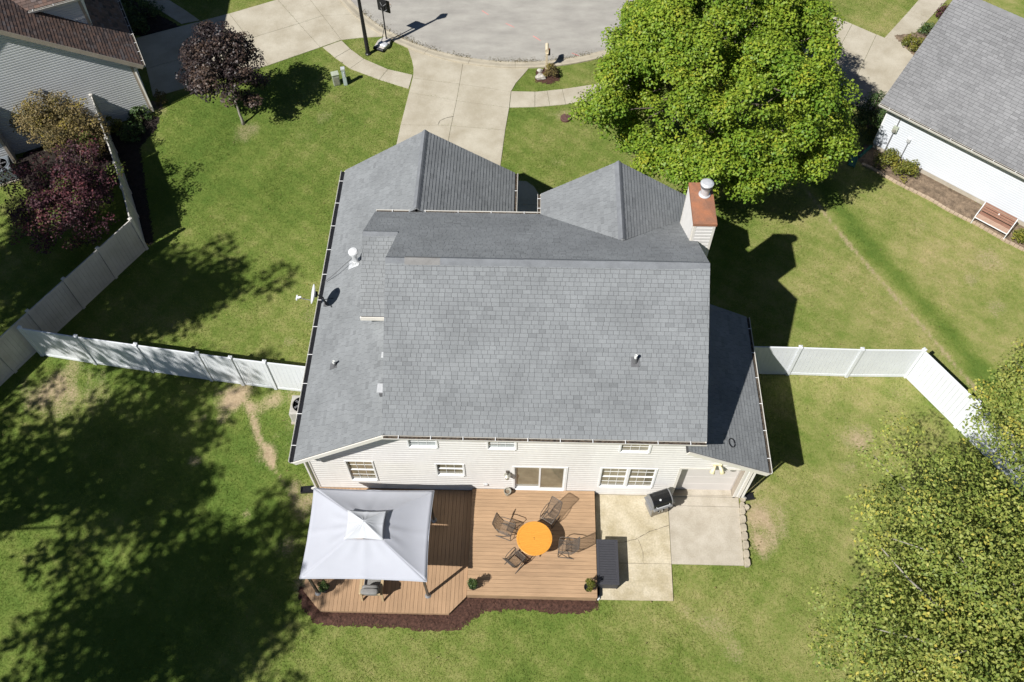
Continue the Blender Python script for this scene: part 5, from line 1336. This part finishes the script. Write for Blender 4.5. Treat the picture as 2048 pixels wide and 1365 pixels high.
# rear wing standing forward, mostly out of the picture
rp = (-17.08, 16.5); c27, s27 = math.cos(math.radians(27.5)), math.sin(math.radians(27.5))
lx = (rp[0] + 11.36) * c27 + (rp[1] - 20.12) * s27; ly = -(rp[0] + 11.36) * s27 + (rp[1] - 20.12) * c27
siding('wall', M['siding_grey'], NL, (lx - 5, ly, 0), (1, 0, 0), (0, -1, 0), [[(0, 0), (5, 0), (5, 2.8), (0, 2.8)]], course=.125, lap=.034)
siding('wall', M['siding_grey'], NL, (lx, ly, 0), (0, 1, 0), (1, 0, 0), [[(0, 0), (-ly, 0), (-ly, 2.8), (0, 2.8)]], course=.125, lap=.034)
q = MB(); q.box((lx - .05, ly - .015, 1.4), (.13, .05, 2.8)); q.build('corner_trim', M['trim_tan'], NL)
roof_slope(NL, (lx + .3, ly - .4, 2.85), (-1, 0, 0), (0, 1, 0), .35, [[(0, 0), (5.6, 0), (5.6, -ly + .3), (0, -ly + .3)]], M['shingle_brown'], exposure=.15)
condenser('slate-coloured air conditioner by the corner of the grey neighbour house', (-17.2, 15.55, 0), math.radians(27.5), .95, .75, 'ac_grey')

# right: white siding, pale grey shingles, seen along its eave
NR = thing('house', 'white sided neighbour house with pale grey shingle roof beside the big maple', 'house', (24.19, 18.37, 0), math.radians(-39.9))
ex, ey, ez, tr2 = -0.40, -0.40, 2.82, 0.625
roof_slope(NR, (ex, ey, ez), (1, 0, 0), (0, 1, 0), tr2, [[(0, 0), (16, 0), (16, 5.01), (0, 5.01)]], M['shingle_pale'], exposure=.145, wmin=.18, wmax=.36, singles=300, single_fn=lambda s, t: s < 6.5 and t < 3)
roof_slope(NR, (ex, 9.62, ez), (1, 0, 0), (0, -1, 0), tr2, [[(0, 0), (16, 0), (16, 5.01), (0, 5.01)]], M['shingle_pale'], exposure=.145)
siding('wall', M['siding_white'], NR, (0, 0, 0), (1, 0, 0), (0, -1, 0), [[(0, .25), (15.4, .25), (15.4, 2.86), (0, 2.86)]], course=.125, lap=.012)
q = MB(); q.prism([(-.0, .004), (15.4, .004), (15.4, 9.2), (0, 9.2)], 0, .3); q.build('foundation', M['concrete_grey'], NR)
siding('wall', M['brick_veneer'], NR, (-.02, .02, 0), (0, 1, 0), (-1, 0, 0), [[(0, .3), (9.2, .3), (9.2, 2.8), (4.6, 5.75), (0, 2.8)]], course=.08, lap=.004)
q = MB(); q.box((-.005, .0, 1.55), (.07, .04, 2.5)); q.build('corner_trim', M['white'], NR)
q = MB(); q.box((7.6, -.19, 2.70), (15.4, .38, .02)); q.build('soffit', M['white'], NR)
q = MB(); q.box((7.6, ey + .02, 2.70), (16, .03, .16)); q.build('fascia', M['white'], NR)
gutter(NR, (ex, ey, ez - .005), (15.6, ey, ez - .005), (0, -1, 0), step=1.0)
for ya, yb, za, zb in ((ey, 4.61, ez, ez + tr2 * 5.01), (4.61, 9.62, ez + tr2 * 5.01, ez)):
    q = MB(); q.bar((ex + .03, ya, za - .13), (ex + .03, yb, zb - .13), .035, .17); q.build('rake_board', M['white'], NR)
ridge_cap(NR, (ex, 4.61, ez + tr2 * 5.01), (15.6, 4.61, ez + tr2 * 5.01), .15, tr2, mat('pale_ridge_cap', (.18, .18, .183), .85, .12, 3), .24)
q = MB(); q.box((0, -.06, 0), (.24, .11, .34)); mt = q.build('electric_meter', M['green_box'], NR, (.66, -.02, 1.62), bevel=.01)
q = MB(); q.tube([(0, -.11, -.02), (0, -.2, -.02)], [.085, .08], 16); q.build('meter_dial', M['zinc'], mt)
q = MB(); q.tube([(-.02, -.04, -.16), (-.02, -.04, -1.4)], .025, 8); q.tube([(0, -.05, .16), (0, -.05, .9)], .02, 8); q.build('conduit', M['grill_steel'], mt)
q = MB(); q.box((0, -.05, 0), (.16, .08, .18)); tx = q.build('telephone_box', M['galv'], NR, (1.43, -.02, 1.40))
q = MB(); q.tube([(.02, -.04, -.08), (.02, -.04, -1.2)], .018, 8); q.build('conduit', M['grill_steel'], tx)
# far wing beyond its ridge
roof_slope(NR, (3.0, 12.0, 2.9), (0, 1, 0), (1, 0, 0), .5, [[(0, 0), (8, 0), (8, 4), (0, 4)]], M['shingle_pale'])
siding('wall', M['siding_white'], NR, (3.3, 9.2, 0), (0, 1, 0), (-1, 0, 0), [[(0, 0), (10.5, 0), (10.5, 3.0), (0, 3.0)]], course=.125, lap=.012)
gutter(NR, (3.0, 12, 2.89), (3.0, 20, 2.89), (-1, 0, 0), step=1.2)
def nr(x, y):
    c, s = math.cos(math.radians(-39.9)), math.sin(math.radians(-39.9)); return (24.19 + x * c - y * s, 18.37 + x * s + y * c)
def nl(x, y): return (-11.36 + x * c27 - y * s27, 20.12 + x * s27 + y * c27)
EXCL += [[nr(-.1, -1.4), nr(16, -1.4), nr(16, 9.4), nr(-.1, 9.4)], [nl(-12, 0), nl(0, 0), nl(0, 12), nl(-12, 12)], [(0, 0), (15.7, 0), (15.7, 5.5), (13.4, 9.5), (8.4, 9.5), (6.9, 12.6), (0, 12.6)]]
bed('ground_bed', [nr(-.3, -1.22), nr(9.5, -1.22), nr(9.5, -.02), nr(-.3, -.02)], M['mulch_grey'])
bed('ground_bed', [(-13.4, 25.9), (-11.55, 26.75), (-14.3, 28.7), (-16.5, 30.2), (-18.5, 30.0), (-15, 26.5)], M['mulch_and_shade'])
bed('ground_bed', [nr(-3.4, 8.2), nr(-1.0, 7.0), nr(-.5, 9.5), nr(1.5, 12.0), nr(0.2, 12.6), nr(-1.6, 10.2)], M['mulch_grey'])
bed('ground_bed', [(-13.2, 18.6), (-11.5, 19.9), (-10.9, 19.7), (-10.9, 19.0), (-11.4, 17.6), (-10.3, 14.6), (-9.2, 11.6), (-9.6, 11.5), (-11.7, 16.1)], M['mulch_and_shade'])
bed('ground_bed', [(-17.1, 16.4), (-16.2, 14.9), (-14.2, 14.2), (-11.6, 15.2), (-12.1, 16.4), (-13.4, 18.8), (-16.8, 17.2)], M['mulch_and_shade'])  # stands in for shaded flagstones; their shade is put into the dark colour
bed('ground_bed', [(-11.35, 20.3), (-10.9, 20.3), (-11.2, 21.0), (-11.65, 20.85)], M['mulch_grey'])
ed = thing('brick_edging', 'row of tan edging bricks along the mulch bed of the white neighbour house', 'edging', (*nr(.3, -1.32), 0), math.radians(-39.9))
q = MB(); q.prism([(-.095, -.07), (.095, -.07), (.095, .07), (-.095, .07)], 0, .085); bmesh_ = q.mesh('brick'); bmesh_.materials.append(M['brick'])
for k in range(46):
    b_ = put('brick', bmesh_, None, ed, (k * .205, .03 * math.sin(k * .5) + R_.uniform(-.01, .01), R_.uniform(-.012, .008)), R_.uniform(-.06, .06))
# bench, downspout pipe and shrubs by the white house
bn = thing('garden_bench', 'red-brown slatted bench with pale metal frame against the white house wall', 'bench', (*nr(6.52, -1.0), 0), math.radians(-39.9))
for k in range(5):
    q = MB(); q.box((0, -.30 + .1 * k, .42), (1.46, .085, .025)); q.build('slat', M['brownwood_pale'] if k < 3 else M['brownwood'], bn)
for k in range(4):
    q = MB(); t = k / 3; q.bar((-.73, .2 + .10 * t, .50 + .32 * t), (.73, .2 + .10 * t, .50 + .32 * t), .022, .085, (0, .3, 1)); q.build('back_slat', M['brownwood'], bn)
for s_ in (-1, 1):
    q = MB(); q.tube([(s_ * .76, -.36, 0), (s_ * .76, -.36, .42), (s_ * .76, -.3, .60), (s_ * .76, .18, .62), (s_ * .76, .30, .84)], .022, 8); q.tube([(s_ * .76, .30, 0), (s_ * .76, .18, .45)], .022, 8); q.bar((s_ * .76, -.36, .41), (s_ * .76, .2, .41), .03, .03); q.build('side_frame', M['white'], bn)
q = MB(); q.bar((-.74, -.365, .41), (.74, -.365, .41), .03, .03); q.build('front_rail', M['white'], bn)
q = MB(); q.box((0, .23, .66), (.06, .05, .06)); q.build('back_bracket', M['white'], bn)
de = thing('downspout_extension', 'green plastic downspout pipe running out from the white house corner', 'pipe', (*nr(.0, -.1), 0), math.radians(-39.9))
q = MB(); q.bar((0, 0, .16), (-.10, -.95, .07), .12, .10); q.build('pipe', M['green_pipe'], de)
q = MB(); q.box((-.2, -1.35, .04), (.34, .75, .03), .25); q.box((-.36, -1.32, .07), (.03, .75, .07), .25); q.box((-.03, -1.40, .07), (.03, .75, .07), .25); q.build('splash_tray', M['green_pipe'], de)
for k, (x, y, r, lb, mt_, sd3) in enumerate([(1.05, -.72, .62, 'rounded yellow-green shrub under the meter of the white house', 'lime', 71), (2.0, -.74, .58, 'yellow-green shrub with orange tips beside the meter shrub at the white house', 'lime', 72), (7.95, -.9, .5, 'yellow-green shrub at the end of the slatted bench', 'lime', 73)]):
    shrub('garden_shrub', lb, (*nr(x, y), .03), (r, r * .9, r * 1.0), 34, .2, 42, .085, mt_, sd3, 'shrubs along the white house wall')
shrub('evergreen_shrub', 'tall dark evergreen shrub at the corner of the white house', (*nr(-.75, .95), 0), (.95, .95, 1.35), 60, .28, 55, .09, 'green', 75)
for k, (x, y, r, m2, lb) in enumerate([(27.75, 25.75, .6, 'lime', 'low yellow-green shrub where the white house path meets its driveway'), (28.9, 26.9, .6, 'green', 'grey-green shrub halfway along the white house path'), (30.0, 28.3, .6, 'smoke', 'reddish shrub far along the white house path')]):
    shrub('bed_shrub', lb, (x, y, .03), (r, r, r * .7), 26, .18, 40, .08, m2, 80 + k)
for k, (x, y, r) in enumerate([(-13.4, 27.5, .75), (-14.4, 27.3, .7), (-13.7, 26.5, .6), (-14.9, 28.7, .8)]):
    shrub('foundation_shrub', ['dark green shrub in the shaded bed, in the middle of the mulch', 'dark green shrub in the shaded bed right under the grey house gutter', 'smallest dark shrub in the shaded bed, at the edge of the driveway', 'dark green shrub in the shaded bed where the path turns away'][k], (x, y, .03), (r, r, r * .8), 26, .22, 40, .10, 'green', 90 + k, 'shrubs in the shaded bed by the grey house')
shrub('green_plant', 'leafy green plant at the foot of the grey house corner', (-11.75, 19.55, 0), (.62, .45, .5), 22, .18, 40, .11, 'green', 95)
shrub('green_plant', 'yellowish plant against the almond gate fence by the grey house', (-12.75, 18.75, 0), (.35, .35, .7), 16, .14, 34, .09, 'lime', 96)
shrub('green_plant', 'low dark plant in the bed at the driveway corner of the grey house', (-11.05, 20.75, 0), (.3, .35, .5), 14, .14, 34, .08, 'tan', 97)
shrub('green_plant', 'broad leafy plant spilling from the fence bed onto the lawn', (-11.9, 18.3, 0), (.6, .6, .5), 22, .18, 40, .10, 'green', 98)

# ================================================================ STREET SIDE
lp = thing('street_lamp', 'black street lamp post on the grass island by the kerb', 'lamp post', (-1.03, 24.73, 0))
q = MB(); q.lathe([(.16, 0), (.16, .06), (.115, .10), (.105, 1.0), (.085, 3.0), (.06, 5.2)], (0, 0, 0), 16); q.build('pole', M['black_metal'], lp)
q = MB(); q.lathe([(.06, 5.15), (.10, 5.2), (.19, 5.55), (.21, 5.6), (.10, 5.82), (.02, 5.95)], (0, 0, 0), 12); q.build('lantern', M['black_metal'], lp)
bb = thing('basketball_hoop', 'portable basketball hoop with black backboard and weighted base at the kerb', 'basketball hoop', (-0.30, 25.42, 0.0), math.radians(-25))
q = MB(); q.prism([(-.28, -.42), (.28, -.42), (.36, .1), (.2, .5), (-.2, .5), (-.36, .1)], 0.0, .2); q.build('base', M['rock'], bb, bevel=.04)
cushion(MB(), (.1, -.15, .24), (.55, .35, .16), .5).build('sandbag', M['galv'], bb, smooth=True)
q = MB(); q.tube([(-.3, -.45, .1), (.3, -.45, .1)], .09, 10); q.build('wheel', M['black_metal'], bb)
q = MB(); q.tube([(0, .36, .15), (0, .40, 2.2)], .035, 10); q.build('pole', M['black_metal'], bb)
q = MB(); q.tube([(0, -.2, .2), (0, .38, 1.0)], .018, 6); q.build('strut', M['black_metal'], bb)
q = MB(); q.box((0, .55, 2.12), (.74, .06, .70)); bd = q.build('backboard', M['black_metal'], bb, bevel=.015)
for s_ in (-1, 1):
    q = MB(); q.tube([(0, .40, 2.15), (s_ * .2, .54, 2.3)], .015, 6); q.tube([(0, .39, 1.8), (s_ * .2, .54, 1.95)], .015, 6); q.build('bracket', M['grill_steel'], bb)
q = MB(); q.tube([(.23 * math.cos(a), .82 + .23 * math.sin(a), 1.9) for a in np.linspace(0, 6.283, 21)], .009, 6); q.build('rim', M['dish_rust'], bb)
mbx = thing('mailbox', 'cream mailbox on a wooden post at the kerb', 'mailbox', (8.41, 23.78, 0))
q = MB(); q.box((0, 0, .55), (.12, .12, 1.1)); q.build('post', M['wood_post'], mbx, bevel=.008)
q = MB(); q.box((0, .1, 1.07), (.14, .6, .04)); q.bar((0, .04, .75), (0, .33, 1.05), .07, .06, (1, 0, 0)); q.build('arm', M['wood_post'], mbx)
q = MB(); prof = [(-.09, 0), (.09, 0), (.09, .13)] + [(.09 * math.cos(a), .13 + .09 * math.sin(a)) for a in np.linspace(.3, math.pi - .3, 7)] + [(-.09, .13)]
q.extr([(x, -.13, 1.09 + z) for x, z in prof], (0, .52, 0)); q.build('box', M['wood_post'], mbx)
q = MB(); q.box((.105, -.05, 1.26), (.012, .03, .14)); q.build('flag', M['dish_rust'], mbx)
q = MB(); q.box((.11, .12, .95), (.12, .4, .12)); q.build('paper_tube', M['black_metal'], mbx)
bed('ground_bed', [(7.85, 22.75), (8.6, 22.6), (9.1, 22.9), (9.0, 23.5), (8.4, 23.75), (7.9, 23.6)], M['mulch'])
shrub('roadside_shrub', 'small bronze-green shrub at the foot of the mailbox', (8.62, 23.22, .02), (.42, .42, .42), 22, .14, 40, .07, 'tan', 101)
def rock(label, loc, d, seed):
    rs = np.random.RandomState(seed); q = MB(); nu, nv = 12, 7; rings = []
    for j in range(nv + 1):
        b_ = math.pi * j / nv
        for i in range(nu):
            a = 2 * math.pi * i / nu; k = 1 + .13 * math.sin(3 * a + seed) + .1 * math.sin(5 * b_ + 2 * a) + rs.uniform(-.05, .05)
            q.v.append((d[0] / 2 * math.sin(b_) * math.cos(a) * k, d[1] / 2 * math.sin(b_) * math.sin(a) * k, max(-.03, d[2] * .35 + d[2] / 2 * math.cos(b_) * k)))
    for j in range(nv):
        for i in range(nu):
            i2 = (i + 1) % nu; q.f.append((j * nu + i, (j + 1) * nu + i, (j + 1) * nu + i2, j * nu + i2))
    o = q.build('rock', M['rock'], None, loc); tag(o, label, 'rock', 'rocks at the mailbox'); return o
rock('large pale boulder beside the mailbox shrub', (8.10, 22.98, .02), (.55, .36, .3), 3); rock('small pale rock near the foot of the mailbox post', (8.07, 23.5, .02), (.3, .24, .2), 6)
cp = thing('cleanout_cover', 'rusty round iron cover in the front lawn beside the maple', 'iron cover', (9.38, 20.02, 0))
q = MB(); q.lathe([(.26, 0), (.26, .11), (.24, .13), (.21, .13)], (0, 0, 0), 24); q.build('rim', M['capbrown'], cp)
q = MB(); q.lathe([(.208, .10), (.208, .128), (.06, .134), (.05, .15)], (0, 0, 0), 24); q.build('lid', M['capbrown'], cp)
ub = thing('utility_box', 'squat pale green utility box on the lawn by the sidewalk', 'utility box', (-2.37, 22.36, 0), .35)
q = MB(); q.box((0, 0, .33), (.34, .3, .66)); q.build('cabinet', M['green_box'], ub, bevel=.012)
q = MB(); q.prism([(-.19, -.17), (.19, -.17), (.19, .17), (-.19, .17)], .655, .70); q.build('lid', M['green_box'], ub, bevel=.01)
q = MB(); q.box((0, -.155, .3), (.26, .012, .45)); q.build('door', M['zinc'], ub)
up_ = thing('utility_pedestal', 'tall narrow pale utility pedestal on the lawn by the sidewalk', 'utility pedestal', (-1.91, 22.34, 0), .2)
q = MB(); q.box((0, 0, .5), (.19, .19, 1.0), 0, .92); q.build('body', mat('pale_aqua_plastic', (.42, .49, .47), .5, .1, 5), up_, bevel=.01)
q = MB(); q.box((0, 0, 1.0), (.21, .21, .12)); q.build('cap', M['galv'], up_, bevel=.015)
q = MB(); q.box((.02, -.1, .7), (.05, .01, .3)); q.build('label_plate', M['dish'], up_)

# ================================================================ TREES
tree('maple_tree', 'big bright green maple tree over the front lawn', (15.65, 16.7, 0), 2.2, .24, (0, 0, 5.1), (4.55, 5.3, 3.9), 130, .45, 130, .125, 'maple', 201, limbs=46, lobes=(165, .78, 8), inner=.2, bumpy=.12, spread=.45, shell=(.78, 1.02), loose=.35, zmin=-.62, flat=.8, tone=.09)
tree('purple_tree', 'small dark purple-leaved tree on the lawn by the grey house driveway', (-6.62, 19.32, 0), 1.5, .075, (-.35, .75, 2.85), (1.8, 1.75, 1.9), 130, .42, 120, .115, 'purple', 211, bark='bark_pale', limbs=14, inner=.25, bumpy=.14, lean=(-.12, .25), tone=.16)
tree('smoke_tree', 'maroon-leaved multi-stem tree behind the almond fence corner', (-11.9, 12.0, 0), .5, .10, (-.35, .2, 2.5), (2.25, 2.6, 1.6), 210, .36, 70, .10, 'smoke', 221, limbs=46, inner=.35, bumpy=.2, shell=(.6, 1.05), tone=.22, loose=.3)
tree('drying_shrub_tree', 'tall tan drying shrub against the grey house wall', (-14.9, 17.0, 0), .4, .08, (0, 0.3, 2.0), (1.3, 1.2, 1.5), 120, .3, 70, .085, 'tan', 231, limbs=26, inner=.3, shell=(.55, 1.05), tone=.2, loose=.3)
tree('drying_shrub_tree', 'tan and olive shrub beside the almond gate fence', (-13.3, 16.3, 0), .4, .08, (0, 0.2, 1.8), (1.3, 1.4, 1.4), 120, .3, 70, .085, 'tan', 232, limbs=26, inner=.3, shell=(.55, 1.05), tone=.2, loose=.3)
shrub('green_plant', 'dark green undergrowth between the tan shrubs and the maroon tree', (-14.0, 14.6, 0), (1.3, 1.0, .9), 46, .25, 50, .09, 'green', 233)
tree('turning_tree', 'large yellowing tree with loose foliage over the corner of the back lawn', (22.3, -7.3, 0), 3.5, .28, (0, 0, 6.2), (6.3, 6.7, 3.4), 950, .60, 185, .105, 'yellowgreen', 241, bark='bark_pale', limbs=70, inner=.42, bumpy=.2, shell=(.55, 1.04), zmin=-.5, flat=.7, loose=.45, tone=.12, up_=.7, aspect=.6)
tree('turning_tree', 'smaller yellow-green tree overhanging the far white fence', (26.3, 2.0, 0), 2.0, .14, (-.2, .1, 3.6), (2.2, 2.4, 1.9), 170, .5, 120, .105, 'yellowgreen', 242, bark='bark_pale', limbs=26, inner=.35, bumpy=.18, loose=.35, tone=.16)
# trees beyond the left edge, whose shade lies across the back lawn
for k, (x, y, cz, rx, ry, rz, nc, rc, sd3, lb) in enumerate([(-18.2, -7.1, 14.0, 4.6, 4.0, 3.4, 120, .85, 251, 'tall broad tree left of the back lawn, standing level with the deck'),
        (-14.1, -13.9, 15.0, 4.7, 3.9, 3.2, 130, .85, 252, 'tall broad tree at the far corner of the back lawn'),
        (-18.0, 0.7, 14.0, 3.0, 2.5, 3.0, 80, .8, 253, 'tall broad tree behind the almond fence'),
        (-23.2, 2.0, 14.0, 3.2, 5.0, 3.0, 130, .85, 254, 'tall broad tree deep in the neighbouring garden behind the almond fence')]):
    tree('shade_tree', lb, (x, y, 0), 8.5, .32, (0, 0, cz), (rx, ry, rz), nc, rc, 95, .26, 'yellowgreen', sd3, limbs=26, inner=.35, bumpy=.28, shell=(.45, 1.12), loose=.35, group='trees whose shade falls on the back lawn')

# ---- dead leaves and grit gathered along the kerb
rs = np.random.RandomState(303)
nl_ = 6000; an = rs.uniform(math.radians(203), math.radians(332), nl_)
gate_ = (np.sin(an * 23) + np.sin(an * 41 + 1) + np.sin(an * 9 + 2)) > rs.normal(size=nl_) * 1.1 - .2
an = an[gate_]; rr = SR + .04 - np.abs(rs.normal(size=len(an))) * .16
P_ = np.stack([SC[0] + rr * np.cos(an), SC[1] + rr * np.sin(an), .028 + rs.uniform(0, .015, len(an))], 1)
lm = leaf_mesh('leaf_litter', P_, rs.normal(size=(len(an), 3)) * .35 + np.array([0, 0, 1]), rs.uniform(.02, .05, len(an)), rs.uniform(0, .8, len(an)), rs)
lo_ = put('leaf_litter', lm, LEAF['tan'], kind='stuff'); tag(lo_, 'brown leaf litter gathered in the gutter of the street', 'leaf litter')
# fallen leaves scattered over the lawns
nl_ = 1100; xx_, yy_ = rs.uniform(-13, 29, nl_), rs.uniform(-7, 24, nl_); kp = np.ones(nl_, bool)
for p in EXCL: kp &= ~in_poly(xx_, yy_, p)
kp &= np.hypot(xx_ - SC[0], yy_ - SC[1]) > SR + .5
P_ = np.stack([xx_[kp], yy_[kp], .05 + rs.uniform(0, .03, kp.sum())], 1)
lm = leaf_mesh('fallen_leaves', P_, rs.normal(size=(kp.sum(), 3)) * .4 + np.array([0, 0, 1]), rs.uniform(.035, .075, kp.sum()), rs.uniform(.2, 1, kp.sum()), rs)
lo_ = put('fallen_leaves', lm, LEAF['tan'], kind='stuff'); tag(lo_, 'small fallen leaves scattered over the grass', 'leaf litter')

# ================================================================ GRASS
rs = np.random.RandomState(77)
NB = 1350000
gx_ = rs.uniform(-19, 33, NB); gy_ = rs.uniform(-8.5, 30.5, NB)
keep = np.ones(NB, bool)
for p in EXCL: keep &= ~in_poly(gx_, gy_, shrink(ccw(p), 0.03) if len(p) == 4 else p)
keep &= np.hypot(gx_ - SC[0], gy_ - SC[1]) > SR + .47
di, dr_ = wear(gx_, gy_)
keep &= rs.rand(NB) > np.clip(di * 1.5 - .25, 0, 1)
# taller tufts hug posts and edges; mown elsewhere
gx_, gy_, dr_ = gx_[keep], gy_[keep], dr_[keep]; nb = len(gx_)
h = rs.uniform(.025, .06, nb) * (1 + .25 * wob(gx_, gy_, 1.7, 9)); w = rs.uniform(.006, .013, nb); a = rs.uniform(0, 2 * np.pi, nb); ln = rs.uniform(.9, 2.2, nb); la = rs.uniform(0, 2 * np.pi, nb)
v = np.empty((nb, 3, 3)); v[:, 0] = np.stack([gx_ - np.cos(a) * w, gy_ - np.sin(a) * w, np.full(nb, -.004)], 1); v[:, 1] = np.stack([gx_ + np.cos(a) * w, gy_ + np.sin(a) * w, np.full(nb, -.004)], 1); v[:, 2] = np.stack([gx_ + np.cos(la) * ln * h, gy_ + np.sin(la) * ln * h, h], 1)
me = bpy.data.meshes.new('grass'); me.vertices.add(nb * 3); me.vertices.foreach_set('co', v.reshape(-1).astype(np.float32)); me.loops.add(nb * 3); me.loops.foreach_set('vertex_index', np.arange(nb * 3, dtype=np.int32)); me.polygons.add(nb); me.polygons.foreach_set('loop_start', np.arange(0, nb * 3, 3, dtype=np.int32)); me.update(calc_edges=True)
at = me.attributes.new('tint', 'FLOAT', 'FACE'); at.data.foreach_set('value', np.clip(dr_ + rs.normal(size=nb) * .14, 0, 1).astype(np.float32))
go = put('grass', me, LEAF['grass'], kind='stuff'); tag(go, 'short mown grass growing over the lawns', 'grass')
